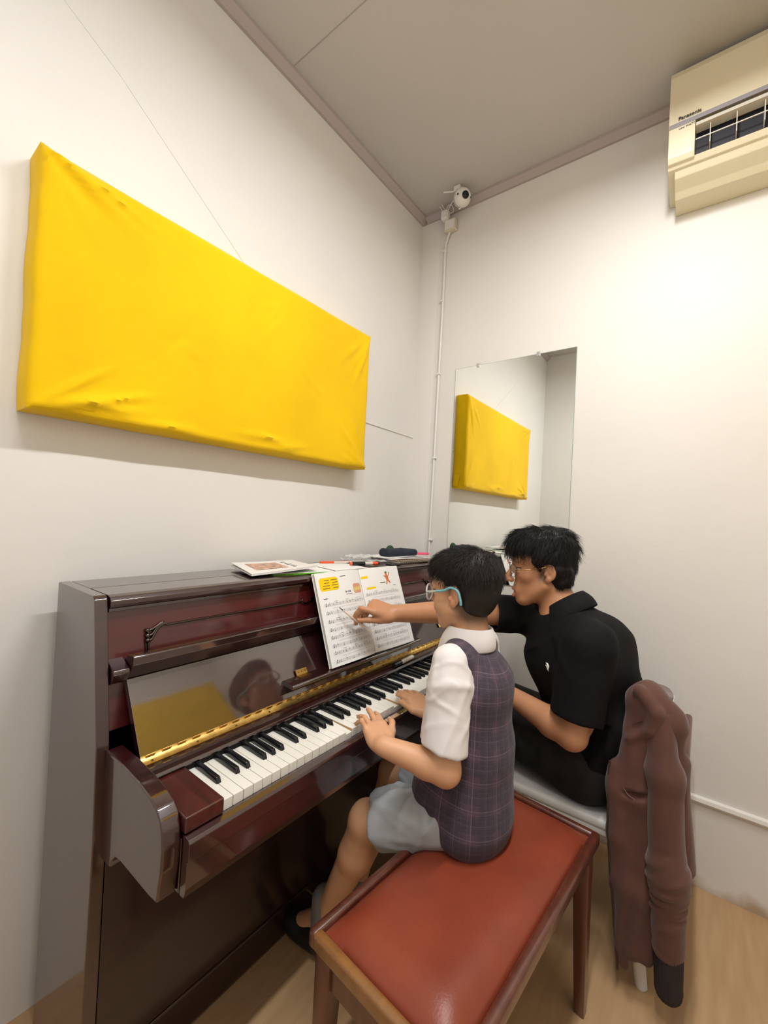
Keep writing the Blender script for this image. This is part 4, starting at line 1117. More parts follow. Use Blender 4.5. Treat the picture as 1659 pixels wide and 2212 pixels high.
M_SHOE = mat('black_shoe', (0.012, 0.011, 0.011), 0.4)
for a in ('anL', 'anR'):
    A = t[a]
    V_, F_ = surface([ell(A + V3(0, 0.02, -0.045), (0.042, 0.06, 0.05), None, 0.02), ell(A + V3(0, 0.11, -0.062), (0.044, 0.085, 0.034), None, 0.03), half((0, 0, 0.004), (0, 0, -1), 0.004)], 0.006)
    np_mesh('shoe', V_, F_, M_SHOE, tp)

# =============================================================== boy
BS = {'neck': V3(-0.905, -0.822, 0.985), 'chest': V3(-0.90, -0.845, 0.86), 'belly': V3(-0.905, -0.852, 0.70), 'pelvis': V3(-0.915, -0.858, 0.565),
      'shL': V3(-1.022, -0.832, 0.938), 'shR': V3(-0.788, -0.815, 0.938), 'elL': V3(-1.070, -0.858, 0.705), 'wrL': V3(-1.135, -0.722, 0.738),
      'elR': V3(-0.765, -0.80, 0.70), 'wrR': V3(-0.915, -0.728, 0.748),
      'hipL': V3(-0.975, -0.862, 0.552), 'hipR': V3(-0.855, -0.855, 0.552), 'knL': V3(-1.060, -0.625, 0.475), 'knR': V3(-0.865, -0.575, 0.500), 'anL': V3(-1.045, -0.475, 0.115), 'anR': V3(-0.86, -0.45, 0.115)}
b = BS
bp_ = empty('person', 'boy with pale blue glasses in a plaid vest, playing the piano keys', 'person', loc=(0, 0, 0))
HB = Frame((-0.902, -0.802, 1.091), (0.06, 1.0), tilt=-0.10, roll=0.0, scale=0.90)
bl = unit(b['shL'] - b['shR'])
prB = head_prims(HB, True, 0.0)
prB += [cap(HB(0, -0.020, -0.05), b['neck'] + V3(0, -0.01, -0.02), 0.043, 0.046, 0.02),
        econe(b['neck'] + V3(0, 0, -0.04), b['chest'], (0.07, 0.05), (0.105, 0.072), bl, 0.03),
        econe(b['chest'], b['pelvis'], (0.10, 0.070), (0.105, 0.075), bl, 0.03)]
for a, e, c in (('shL', 'elL', 'wrL'), ('shR', 'elR', 'wrR')):
    A, B, C_ = b[a], b[e], b[c]; mid = B + (C_ - B) * 0.3
    prB += [cap(b['chest'] + V3(0, 0, 0.04), A, 0.040, 0.032, 0.02), cap(A, B, 0.034, 0.0345, 0.015), cap(B, mid, 0.0345, 0.0340, 0.012), cap(mid, C_, 0.0335, 0.0235, 0.012)]
for a, e, c in (('hipL', 'knL', 'anL'), ('hipR', 'knR', 'anR')):
    A, B, C_ = b[a], b[e], b[c]; cf = B + (C_ - B) * 0.3 + V3(0, -0.012, 0)
    prB += [cap(A, B, 0.062, 0.046, 0.03), cap(B, cf, 0.044, 0.047, 0.02), cap(cf, C_, 0.045, 0.029, 0.02), cap(C_, C_ + V3(-0.005, 0.09, -0.07), 0.03, 0.025, 0.02)]
sB = 0.84
fBL = unit(V3(0.50, 0.82, 0.22)); nBL = V3(-0.22, -0.14, 0.96)
tipsBL = {'i': V3(-1.030, -0.606, 0.752), 'm': V3(-1.046, -0.592, 0.764), 'r': V3(-1.088, -0.600, 0.752), 'p': V3(-1.122, -0.622, 0.752)}
hp, JBL = hand_prims(b['wrL'], fBL, nBL, -1, sB, tipsBL, ((0.050, 0.046, -0.006), V3(-1.040, -0.670, 0.752), V3(0.3, -0.3, 0.9)), 0.90)
prB += hp
fBR = unit(V3(0.06, 0.95, 0.24)); nBR = V3(-0.10, -0.22, 0.95)
tipsBR = {'i': V3(-0.900, -0.588, 0.752), 'm': V3(-0.882, -0.578, 0.752), 'r': V3(-0.862, -0.586, 0.752), 'p': V3(-0.845, -0.602, 0.752)}
hp, JBR = hand_prims(b['wrR'], fBR, nBR, 1, sB, tipsBR, ((0.050, 0.042, -0.008), V3(-0.930, -0.620, 0.752), V3(-0.5, -0.3, 0.8)), 0.95)
prB += hp
V_, F_ = surface(prB, 0.003, smooth=1)
SKB = np.array((0.66, 0.36, 0.205))
q = HB.loc(V_); col = np.tile(SKB, (len(V_), 1))
inh = (np.abs(q[:, 0]) < 0.12) & (np.abs(q[:, 1]) < 0.14) & (q[:, 2] > -0.13) & (q[:, 2] < 0.16)
ear = sstep(0.070, 0.078, np.abs(q[:, 0])) * (np.abs(q[:, 1] + 0.01) < 0.03) * (q[:, 2] < 0.035) * inh
fade = (1 - sstep(-0.010, 0.030, q[:, 1] - 0.35 * q[:, 2])) * sstep(-0.110, -0.060, q[:, 2] + 0.3 * np.maximum(q[:, 1] + 0.02, 0)) * inh * (1 - ear) + sstep(0.035, 0.055, q[:, 2]) * (q[:, 1] < 0.06) * inh
col = mixc(col, (0.035, 0.022, 0.014), np.clip(fade, 0, 1) * 0.88)
col = mixc(col, (0.62, 0.26, 0.15), ear * 0.5)
np_mesh('body', V_, F_, M_SKIN, bp_, col)
M_NAILB = mat('fingernail_child', (0.75, 0.46, 0.36), 0.25)
nails(JBL, sB, nBL, bp_, M_NAILB); nails(JBR, sB, nBR, bp_, M_NAILB)
eyes(HB, bp_)
hpB = [E_(HB, (0, -0.012, 0.056), (0.0775, 0.102, 0.084)), E_(HB, (0, 0.036, 0.080), (0.066, 0.066, 0.050), 0.02), E_(HB, (0, -0.050, 0.045), (0.0715, 0.060, 0.080), 0.03), E_(HB, (0, -0.042, 0.002), (0.0672, 0.0588, 0.074), 0.03),
       B_(HB, (0, 0.150, -0.052), (0.13, 0.072, 0.115), 0.02, 0.010),
       B_(HB, (0, 0.098, -0.095), (0.13, 0.075, 0.118), 0.035, 0.016, R=Rx(-0.20)),
       B_(HB, (0, 0.055, -0.150), (0.13, 0.060, 0.150), 0.03, 0.016),
       B_(HB, (0, -0.02, -0.158), (0.13, 0.14, 0.070), 0.01, 0.010, R=Rx(0.42)),
       E_(HB, (-0.088, -0.002, -0.014), (0.032, 0.030, 0.040), 0.02, 's'), E_(HB, (0.088, -0.002, -0.014), (0.032, 0.030, 0.040), 0.02, 's')]
def okB(P): ql = HB.loc(P); return sstep(-0.01, 0.07, ql[:, 2]) + 0.40
def lenB(ql): return 0.22 + 0.78 * sstep(0.0, 0.07, ql[:, 2])
hair(HB, hpB, bp_, M_HAIRB, 11, (0.012, -0.060, 0.130), 7000, 0.021, 0.0006, 0.38, V3(0, 0, -0.08), okB, jitter=0.32, curl=0.2, lenf=lenB)

# white shirt: sleeves, yoke under the vest and a stand-and-fall collar
M_SHIRT = mat('white_cotton', (0.74, 0.71, 0.71), 0.75, bump=(300, 0.15, 0.0006), sheen=0.1)
s1 = b['shL'] + (b['elL'] - b['shL']) * 0.80 + V3(-0.004, 0.004, 0); s2 = b['shR'] + (b['elR'] - b['shR']) * 0.74
d1 = unit(b['elL'] - b['shL']); d2 = unit(b['elR'] - b['shR'])
prS = [econe(b['neck'] + V3(0, 0, -0.03), b['chest'], (0.075, 0.058), (0.108, 0.080), bl, 0.03), econe(b['chest'], b['belly'], (0.106, 0.078), (0.104, 0.078), bl, 0.03),
       cap(b['shL'] + V3(0.002, 0, 0.0), b['shL'] + d1 * 0.05, 0.046, 0.049, 0.02), cap(b['shL'] + d1 * 0.05, s1, 0.049, 0.056, 0.02),
       cap(b['shR'] + V3(-0.002, 0, 0.0), b['shR'] + d2 * 0.05, 0.046, 0.049, 0.02), cap(b['shR'] + d2 * 0.05, s2, 0.049, 0.056, 0.02)]
prS += [cutcap(s1, unit(d1 + V3(0, 0.25, 0.0))), cutcap(s2, d2), cap(s1 - d1 * 0.05, s1 + d1 * 0.06, 0.044, 0.054, 0.003, 's'), cap(s2 - d2 * 0.05, s2 + d2 * 0.06, 0.044, 0.054, 0.003, 's'),
        cap(b['neck'] + V3(0, 0.01, -0.01), HB(0, 0, -0.03), 0.045, 0.06, 0.004, 's')]
V_, F_ = surface(prS, 0.0035, mod=fold_mod(21, 0.0032, 26, (V3(-1.12, -0.90, 0.72), V3(-1.0, -0.78, 0.94)), (0.004, 0.010)), smooth=1)
shirt = np_mesh('school_shirt', V_, F_, M_SHIRT, bp_)
nb_ = unit(HB(0, -0.02, -0.05) - b['neck'])
collar(shirt, M_SHIRT, b['neck'] + V3(0, -0.004, 0.000), nb_ + V3(0, -0.08, 0), HB.R[:, 1], 0.050, 0.056, 0.034, 0.42, flare=0.014, drop=0.024, thick=0.003)

# plaid vest
def plaid():
    m = bpy.data.materials.new('plaid_wool'); m.use_nodes = True; nt = m.node_tree; bs = nt.nodes['Principled BSDF']
    N = nt.nodes.new; L = nt.links.new
    at = N('ShaderNodeAttribute'); at.attribute_name = 'cloth_uv'; sp = N('ShaderNodeSeparateXYZ'); L(at.outputs['Vector'], sp.inputs[0])
    def lines(sock, period, offs, width):
        a = N('ShaderNodeMath'); a.operation = 'ADD'; a.inputs[1].default_value = offs; L(sock, a.inputs[0])
        f = N('ShaderNodeMath'); f.operation = 'PINGPONG'; f.inputs[1].default_value = period / 2; L(a.outputs[0], f.inputs[0])
        g = N('ShaderNodeMapRange'); g.inputs['From Min'].default_value = 0; g.inputs['From Max'].default_value = width; g.inputs['To Min'].default_value = 1; g.inputs['To Max'].default_value = 0
        L(f.outputs[0], g.inputs['Value']); return g.outputs['Result']
    tot = None
    for sock in ('X', 'Y'):
        for per, off, wd, am in ((0.062, 0.0, 0.0016, 0.85), (0.062, 0.007, 0.0010, 0.5), (0.062, 0.031, 0.0012, 0.4), (0.0155, 0.004, 0.0007, 0.22)):
            o = lines(sp.outputs[sock], per, off, wd)
            mm = N('ShaderNodeMath'); mm.operation = 'MULTIPLY'; mm.inputs[1].default_value = am; L(o, mm.inputs[0])
            if tot is None: tot = mm.outputs[0]
            else:
                ad = N('ShaderNodeMath'); ad.operation = 'ADD'; L(tot, ad.inputs[0]); L(mm.outputs[0], ad.inputs[1]); tot = ad.outputs[0]
    # broad darker checks
    def band(sock):
        a = N('ShaderNodeMath'); a.operation = 'PINGPONG'; a.inputs[1].default_value = 0.031; L(sp.outputs[sock], a.inputs[0])
        g = N('ShaderNodeMapRange'); g.inputs['From Min'].default_value = 0.011; g.inputs['From Max'].default_value = 0.019; L(a.outputs[0], g.inputs['Value']); return g.outputs['Result']
    bb = N('ShaderNodeMath'); bb.operation = 'ADD'; L(band('X'), bb.inputs[0]); L(band('Y'), bb.inputs[1])
    m1 = N('ShaderNodeMix'); m1.data_type = 'RGBA'; m1.inputs['A'].default_value = (0.080, 0.052, 0.076, 1); m1.inputs['B'].default_value = (0.056, 0.044, 0.062, 1); L(bb.outputs[0], m1.inputs['Factor'])
    m2 = N('ShaderNodeMix'); m2.data_type = 'RGBA'; m2.inputs['B'].default_value = (0.175, 0.125, 0.160, 1); L(tot, m2.inputs['Factor']); L(m1.outputs['Result'], m2.inputs['A'])
    tc = N('ShaderNodeTexCoord'); n = N('ShaderNodeTexNoise'); n.inputs['Scale'].default_value = 380; n.inputs['Detail'].default_value = 2; L(tc.outputs['Object'], n.inputs['Vector'])
    mr = N('ShaderNodeMapRange'); mr.inputs['To Min'].default_value = 0.6; mr.inputs['To Max'].default_value = 1.4; L(n.outputs['Fac'], mr.inputs['Value'])
    mu = N('ShaderNodeVectorMath'); mu.operation = 'SCALE'; L(m2.outputs['Result'], mu.inputs[0]); L(mr.outputs['Result'], mu.inputs['Scale']); L(mu.outputs[0], bs.inputs['Base Color'])
    bs.inputs['Roughness'].default_value = 0.85; bs.inputs['Sheen Weight'].default_value = 0.1; bs.inputs['Specular IOR Level'].default_value = 0.2
    bp = N('ShaderNodeBump'); bp.inputs['Strength'].default_value = 0.3; bp.inputs['Distance'].default_value = 0.0008; L(n.outputs['Fac'], bp.inputs['Height']); L(bp.outputs[0], bs.inputs['Normal'])
    return m
M_VEST = plaid()
prV = [econe(b['neck'] + V3(0, 0, -0.045), b['chest'], (0.078, 0.062), (0.126, 0.092), bl, 0.03),
       econe(b['chest'], b['belly'], (0.124, 0.092), (0.125, 0.094), bl, 0.03),
       econe(b['belly'], b['pelvis'] + V3(0.0, 0.0, -0.030), (0.125, 0.094), (0.143, 0.106), bl, 0.03),
       cap(b['neck'] + V3(-0.03, 0, -0.035), b['shL'] + V3(0.024, -0.004, 0.000), 0.042, 0.046, 0.02), cap(b['neck'] + V3(0.03, 0, -0.035), b['shR'] + V3(-0.024, -0.004, 0.000), 0.042, 0.046, 0.02),
       ell(b['pelvis'] + V3(-0.045, 0.055, 0.020), (0.095, 0.085, 0.085), None, 0.03),
       cap(b['neck'] + V3(0, 0.012, -0.012), HB(0, 0, -0.03), 0.048, 0.075, 0.004, 's'),
       half(b['pelvis'] + V3(0, 0, -0.066), V3(0.0, 0.42, -1.0), 0.006)]
V_, F_ = surface(prV, 0.0035, mod=fold_mod(31, 0.0045, 22, (V3(-1.05, -0.97, 0.56), V3(-0.8, -0.75, 0.9)), (0.012, 0.03)), smooth=1)
cx = V_ - b['belly']; ang = np.arctan2(cx[:, 0], -cx[:, 1])
np_mesh('plaid_vest', V_, F_, M_VEST, bp_, vec=np.c_[ang * 0.118 + 0.01, V_[:, 2] + 0.02 * np.cos(ang), np.zeros(len(V_))])
# grey shorts
M_SHORTS = mat('grey_shorts', (0.36, 0.385, 0.41), 0.55, bump=(400, 0.2, 0.0006), sheen=0.2)
dl = unit(b['knL'] - b['hipL']); dr = unit(b['knR'] - b['hipR'])
hL = b['hipL'] + dl * 0.225; hR = b['hipR'] + dr * 0.225
prH = [ell(b['pelvis'] + V3(0, -0.004, -0.008), (0.120, 0.088, 0.080), None, 0.02),
       cap(b['hipL'], hL + dl * 0.05, 0.069, 0.072, 0.03), cap(b['hipR'], hR + dr * 0.05, 0.069, 0.072, 0.03), cutcap(hL, dl, 0.12), cutcap(hR, dr, 0.12),
       cap(hL - dl * 0.04, hL + dl * 0.06, 0.054, 0.062, 0.003, 's'), cap(hR - dr * 0.04, hR + dr * 0.06, 0.054, 0.062, 0.003, 's')]
V_, F_ = surface(prH, 0.0035, mod=fold_mod(41, 0.008, 26, (V3(-1.1, -0.83, 0.5), V3(-0.95, -0.66, 0.58)), (0.005, 0.011)), smooth=1)
np_mesh('shorts', V_, F_, M_SHORTS, bp_)
M_SOCK = mat('grey_sock', (0.22, 0.22, 0.21), 0.8)
for a in ('anL', 'anR'):
    A = b[a]
    V_, F_ = surface([cap(A + V3(0, 0, 0.05), A + V3(0, 0.005, -0.03), 0.038, 0.036, 0.02)], 0.005)
    np_mesh('sock', V_, F_, M_SOCK, bp_)
    V_, F_ = surface([ell(A + V3(0, 0.01, -0.058), (0.040, 0.058, 0.050), None, 0.02), ell(A + V3(-0.004, 0.09, -0.080), (0.042, 0.080, 0.034), None, 0.03), half((0, 0, 0.004), (0, 0, -1), 0.004)], 0.005)
    sh = np_mesh('shoe', V_, F_, M_SHOE, bp_)
    tube('shoe_strap', M_SOCK, sh, spline([A + V3(-0.036, 0.075, -0.075), A + V3(-0.018, 0.065, -0.042), A + V3(0.018, 0.065, -0.042), A + V3(0.034, 0.075, -0.075)], 5), 0.004, 6)
# ---------------------------------------------------------------- eyeglasses
M_GOLD = mat('gold_wire', (0.55, 0.33, 0.12), 0.25, metal=1.0)
M_DARKRIM = mat('dark_rim', (0.05, 0.025, 0.015), 0.3)
M_LENS = mat('clear_lens', (0.9, 0.92, 0.95), 0.02, alpha=0.10, spec=0.6)
M_CLEARRIM = mat('clear_pale_plastic', (0.80, 0.74, 0.80), 0.15, coat=0.5)
M_TEMPLE = mat('pale_blue_rubber', (0.20, 0.50, 0.58), 0.4)
M_TEMPLE2 = mat('pale_grey_plastic', (0.62, 0.66, 0.62), 0.3)
def glasses(H, label, rim_m, rr, rt, ang=0.12, yo=0.103):
    g = empty('eyeglasses', label, 'glasses', loc=(0, 0, 0))
    W_ = lambda x, y, z: Vector(H(x, y, z))
    for sx in (-1, 1):
        ring = [W_(sx * 0.034 + rr * math.cos(a), yo - 0.010 * (abs(sx * 0.034 + rr * math.cos(a)) / 0.055) ** 2, 0.004 + rr * 0.95 * math.sin(a)) for a in np.linspace(0, 2 * PI, 41)[:-1]]
        tube('rim', rim_m, g, ring, rt, 8, True)
        bm = bmesh.new(); vs = [bm.verts.new(p) for p in ring]; bm.faces.new(vs)
        r2 = bmesh.ops.extrude_face_region(bm, geom=bm.faces[:]); 
        off = Vector(H.R[:, 1]) * 0.0012
        for v in [e for e in r2['geom'] if isinstance(e, bmesh.types.BMVert)]: v.co -= off
        from_bm('lens', bm, M_LENS, g)
    tube('bridge', rim_m, g, spline([W_(-0.012, yo, 0.010), W_(0, yo + 0.003, 0.014), W_(0.012, yo, 0.010)], 5), rt * 0.9, 6)
    return g, W_
g, W_ = glasses(HT, 'thin round gold and brown wire glasses worn by the man in black', M_DARKRIM, 0.0235, 0.0009)
for sx in (-1, 1):
    tube('temple', M_GOLD, g, spline([W_(sx * 0.0565, 0.094, 0.009), W_(sx * 0.068, 0.075, 0.010), W_(sx * 0.0775, 0.03, 0.013), W_(sx * 0.0785, -0.004, 0.022), W_(sx * 0.076, -0.022, 0.018), W_(sx * 0.074, -0.033, -0.005)], 6), 0.0011, 6)
    tube('nose_pad', M_CLEARRIM, g, [W_(sx * 0.011, 0.099, -0.002), W_(sx * 0.012, 0.096, -0.010)], 0.0018, 6)
g, W_ = glasses(HB, 'round clear-rimmed glasses with pale blue temple tips worn by the boy', M_CLEARRIM, 0.0250, 0.0026, yo=0.110)
for sx in (-1, 1):
    tube('temple', M_TEMPLE2, g, spline([W_(sx * 0.0590, 0.098, 0.008), W_(sx * 0.0735, 0.085, 0.010), W_(sx * 0.0790, 0.05, 0.013)], 6), 0.0023, 8)
    tube('temple_tip', M_TEMPLE, g, spline([W_(sx * 0.0790, 0.05, 0.013), W_(sx * 0.0815, 0.020, 0.017), W_(sx * 0.0840, -0.004, 0.026), W_(sx * 0.0860, -0.028, 0.018), W_(sx * 0.0850, -0.036, -0.008), W_(sx * 0.0835, -0.036, -0.022)], 6), 0.0034, 8)

# ---------------------------------------------------------------- pencil in the man's hand
M_PWOOD = mat('pencil_pale', (0.70, 0.58, 0.48), 0.4)
M_LEAD = mat('pencil_lead', (0.03, 0.03, 0.035), 0.4)
pc = empty('pencil', 'slim pale pencil held by the man over the sheet music', 'pencil', loc=(0, 0, 0))
pA, pB, pD = Vector(PEN_TIP), Vector(PEN_END), Vector(pd)
tube('lead_tip', M_LEAD, pc, [pA, pA + pD * 0.006, pA + pD * 0.020], [0.0004, 0.0012, 0.0024], 8)
tube('barrel', M_PWOOD, pc, [pA + pD * 0.018, pA + pD * 0.024, pB], [0.0026, 0.0035, 0.0035], 8)

# ---------------------------------------------------------------- white chair under the man
M_CHAIR = mat('white_chair_plastic', (0.74, 0.74, 0.73), 0.35)
ch = empty('plastic_chair', 'white moulded plastic chair beside the bench, mostly hidden under the man', 'chair', loc=(-0.35, -1.0, 0))
prC = [rbx((0, 0, 0.418), (0.205, 0.205, 0.012), None, 0.010, 0.006), ell((0, 0, 0.50), (0.22, 0.24, 0.085), None, 0.01, 's')]
V_, F_ = surface([rbx((0, 0, 0.416), (0.208, 0.208, 0.016), None, 0.014, 0.006), ell((0, 0.02, 0.52), (0.26, 0.26, 0.108), None, 0.012, 's')], 0.004)
np_mesh('seat', V_, F_, M_CHAIR, ch)
rbox('seat_rim', M_CHAIR, ch, (-0.203, 0.203), (-0.203, 0.203), (0.382, 0.404), 0.006)
for sx in (-1, 1):
    for sy in (-1, 1):
        fx, fy = (sx * 0.173, -0.223) if sy < 0 else (sx * 0.19, 0.20)
        bm = bmesh.new(); add_tube(bm, [(sx * 0.172, sy * 0.17, 0.40), (fx, fy, 0.0)], [0.024, 0.016], 10)
        smooth_by_angle(from_bm('leg', bm, M_CHAIR, ch), 50)
V_, F_ = surface([rbx((0, -0.226, 0.58), (0.19, 0.012, 0.15), Rx(0.16), 0.010, 0.01), cap((-0.17, -0.197, 0.41), (-0.165, -0.235, 0.62), 0.018, 0.016, 0.02), cap((0.17, -0.197, 0.41), (0.165, -0.235, 0.62), 0.018, 0.016, 0.02)], 0.005)
np_mesh('backrest', V_, F_, M_CHAIR, ch)

# ---------------------------------------------------------------- brown jacket hung over the chair back
M_JACKET = mat('brown_fleece', (0.115, 0.050, 0.036), 0.75, var=(9, 0.12), bump=(420, 0.4, 0.0012), sheen=0.25, spec=0.25)
M_RIB = mat('dark_rib_cuff', (0.028, 0.022, 0.026), 0.9)
M_ZIP = mat('zip_tape', (0.055, 0.026, 0.022), 0.6)
jk = empty('jacket', 'brown zip jacket draped over the back of the plastic chair', 'jacket', loc=(0, 0, 0))
XJ = -0.575
def jfold(P):
    y, z = P[:, 1], P[:, 2]
    d = 0.0022 * np.sin((y + 0.10 * z) * 150 + 1.0) * sstep(0.80, 0.4, z) * (1 + 0.6 * np.sin(z * 9))      # long hanging folds
    d += 0.0022 * np.sin((y * 0.8 - 0.2 * z) * 95) * sstep(0.2, 0.6, z)
    return d
prJ = [cap((XJ + 0.045, -1.218, 0.822), (-0.18, -1.222, 0.715), 0.034, 0.034, 0.03),                 # roll over the backrest
       cap((XJ + 0.030, -1.200, 0.815), (XJ + 0.022, -1.262, 0.765), 0.034, 0.040, 0.04),
       econe((XJ + 0.026, -1.213, 0.80), (XJ + 0.016, -1.196, 0.55), (0.048, 0.034), (0.066, 0.036), (0, 1, 0), 0.04),
       econe((XJ + 0.016, -1.196, 0.55), (XJ + 0.006, -1.207, 0.30), (0.066, 0.036), (0.054, 0.036), (0, 1, 0), 0.03),
       econe((XJ + 0.006, -1.207, 0.30), (XJ + 0.002, -1.214, 0.135), (0.054, 0.036), (0.042, 0.028), (0, 1, 0), 0.03),
       cap((XJ + 0.016, -1.145, 0.60), (XJ + 0.010, -1.152, 0.42), 0.020, 0.024, 0.03), cap((XJ + 0.010, -1.152, 0.42), (XJ + 0.004, -1.180, 0.075), 0.024, 0.014, 0.03),
       rbx((-0.36, -1.286, 0.40), (0.19, 0.014, 0.28), Rx(0.05), 0.014, 0.03),                      # back panel
       rbx((-0.37, -1.176, 0.54), (0.185, 0.010, 0.13), Rx(0.14), 0.010, 0.02),
       econe((XJ + 0.03, -1.262, 0.78), (XJ + 0.022, -1.300, 0.40), (0.030, 0.030), (0.036, 0.030), (0, 1, 0), 0.03),
       cap((XJ - 0.004, -1.190, 0.842), (XJ - 0.012, -1.236, 0.798), 0.018, 0.019, 0.008), cap((XJ - 0.012, -1.236, 0.798), (XJ - 0.012, -1.222, 0.745), 0.019, 0.015, 0.008), cap((XJ - 0.012, -1.222, 0.745), (XJ - 0.004, -1.176, 0.705), 0.015, 0.010, 0.01),
       ell((XJ - 0.026, -1.198, 0.562), (0.020, 0.036, 0.011), Rx(-0.25), 0.008, 's')]                # pocket mouth
V_, F_ = surface(prJ, 0.004, mod=jfold, smooth=2)
body_j = np_mesh('jacket_body', V_, F_, M_JACKET, jk)
def sfold(P):
    z, y = P[:, 2], P[:, 1]
    w = sstep(0.50, 0.40, z) * sstep(0.21, 0.28, z)
    a = np.sin(z * 185 + 55 * (y + 1.27) + 2.2 * np.sin(z * 37)) * (0.55 + 0.45 * np.sin(z * 61 + y * 90))
    return 0.0030 * a * w + 0.0022 * np.sin((y + 0.15 * z) * 110) * sstep(0.4, 0.6, z) + 0.002 * np.exp(-((z - 0.205 - 0.3 * (y + 1.28)) / 0.006) ** 2)
SX = XJ - 0.022
prL = [cap((SX + 0.030, -1.244, 0.785), (SX + 0.012, -1.258, 0.64), 0.030, 0.040, 0.03), cap((SX + 0.012, -1.258, 0.64), (SX, -1.276, 0.38), 0.040, 0.043, 0.03),
       cap((SX, -1.276, 0.40), (SX, -1.283, 0.205), 0.043, 0.037, 0.03), half((0, 0, 0.192), (0, 0.15, -1), 0.01)]
V_, F_ = surface(prL, 0.0035, mod=sfold, smooth=1)
np_mesh('sleeve', V_, F_, M_JACKET, jk)
def rib(P): return 0.0012 * np.sin(np.arctan2(P[:, 1] + 1.285, P[:, 0] - SX) * 26)
V_, F_ = surface([cap((SX, -1.284, 0.215), (SX, -1.287, 0.10), 0.0335, 0.0315, 0.01), half((0, 0, 0.124), (0, 0.2, -1), 0.014)], 0.003, mod=rib)
np_mesh('cuff', V_, F_, M_RIB, jk)
tube('zip', M_ZIP, jk, spline([(XJ + 0.002, -1.126, 0.62), (XJ - 0.012, -1.130, 0.45), (XJ - 0.012, -1.150, 0.25), (XJ - 0.008, -1.170, 0.06)], 8), 0.0030, 6)
tube('pocket_piping', mat('pocket_edge', (0.20, 0.11, 0.08), 0.6), jk, spline([(XJ - 0.017, -1.162, 0.574), (XJ - 0.0215, -1.178, 0.556), (XJ - 0.0225, -1.204, 0.549), (XJ - 0.019, -1.228, 0.560), (XJ - 0.016, -1.234, 0.576)], 6), 0.0014, 6)
tube('shoulder_seam', M_ZIP, jk, spline([(XJ - 0.008, -1.178, 0.745), (XJ - 0.012, -1.20, 0.762), (XJ - 0.014, -1.222, 0.778), (XJ - 0.012, -1.245, 0.795)], 6), 0.0010, 5)

# ---------------------------------------------------------------- music book on the ledge
M_PAPER = mat('paper_white', (0.86, 0.86, 0.85), 0.55)
M_PAPEREDGE = mat('paper_edge', (0.70, 0.70, 0.62), 0.7)
M_STAFF = mat('print_grey', (0.40, 0.40, 0.42), 0.6)
M_NOTE = mat('print_black', (0.02, 0.02, 0.022), 0.6)
M_PYEL = mat('print_yellow', (0.90, 0.62, 0.0), 0.55)
M_PPINK = mat('print_pink', (0.72, 0.33, 0.25), 0.55)
M_PORANGE = mat('print_orange', (0.62, 0.17, 0.05), 0.55)
M_PGREEN = mat('print_green', (0.05, 0.18, 0.04), 0.55)
mb = empty('music_book', 'open sheet music book standing on the piano music ledge', 'book', loc=(0, 0, 0))
PW, PH = 0.226, 0.300
bO = Vector((-0.782, -0.4135, 0.8105))           # foot of the gutter
bV = Vector((0, 0.345, 0.938)).normalized(); bN = Vector((0, -0.938, 0.345)).normalized()
def page(side, u, v, e=0.0):
    """u 0 at the gutter .. PW at the outer edge, v up the page"""
    w = u / PW
    h = 0.0125 * math.sin(PI * min(1, w * 1.05) ** 0.75) * (1.0 if side < 0 else 0.75) + 0.004 * w
    sl = -0.07 if side > 0 else 0.055
    x = side * (u * 0.985)
    p = bO + Vector((x, 0, 0)) + bN * (h + e) + bV * v
    p.y += (-0.055 * x if side > 0 else 0.0) - 0.0
    return p
def page_mesh(name, side, m, e0, e1, u1=PW, v1=PH):
    nu, nv = 14, 6
    bm = bmesh.new(); top = []; bot = []
    for i in range(nu + 1):
        u = 0.001 + (u1 - 0.001) * i / nu
        top.append([bm.verts.new(page(side, u, v1 * j / nv, e1)) for j in range(nv + 1)])
        bot.append([bm.verts.new(page(side, u, v1 * j / nv, e0 if True else 0)) for j in range(nv + 1)])
    for i in range(nu):
        for j in range(nv):
            bm.faces.new((top[i][j], top[i + 1][j], top[i + 1][j + 1], top[i][j + 1])); bm.faces.new((bot[i][j], bot[i][j + 1], bot[i + 1][j + 1], bot[i + 1][j]))
    for i in range(nu):
        bm.faces.new((top[i][0], bot[i][0], bot[i + 1][0], top[i + 1][0])); bm.faces.new((top[i][nv], top[i + 1][nv], bot[i + 1][nv], bot[i][nv]))
    for j in range(nv):
        bm.faces.new((top[0][j], top[0][j + 1], bot[0][j + 1], bot[0][j])); bm.faces.new((top[nu][j], bot[nu][j], bot[nu][j + 1], top[nu][j + 1]))
    return smooth_by_angle(from_bm(name, bm, m, mb), 40)
pgL = page_mesh('page_left', -1, M_PAPER, 0.0, 0.0008)
pgR = page_mesh('page_right', 1, M_PAPER, 0.0, 0.0008)
page_mesh('page_stack', -1, M_PAPEREDGE, -0.0090, -0.0004, PW - 0.001, PH - 0.001)
page_mesh('page_stack', 1, M_PAPEREDGE, -0.0045, -0.0004, PW - 0.001, PH - 0.001)
page_mesh('book_cover', -1, M_PAPER, -0.0105, -0.0094, PW + 0.002, PH + 0.001)
rngp = random.Random(3)
def strip(bm, side, u0, u1, v0, v1, e=0.0012, n=6):
    pr = None
    for i in range(n + 1):
        u = u0 + (u1 - u0) * i / n
        a = bm.verts.new(page(side, u, v0, e)); c = bm.verts.new(page(side, u, v1, e))
        if pr: bm.faces.new((pr[0], a, c, pr[1]))
        pr = (a, c)
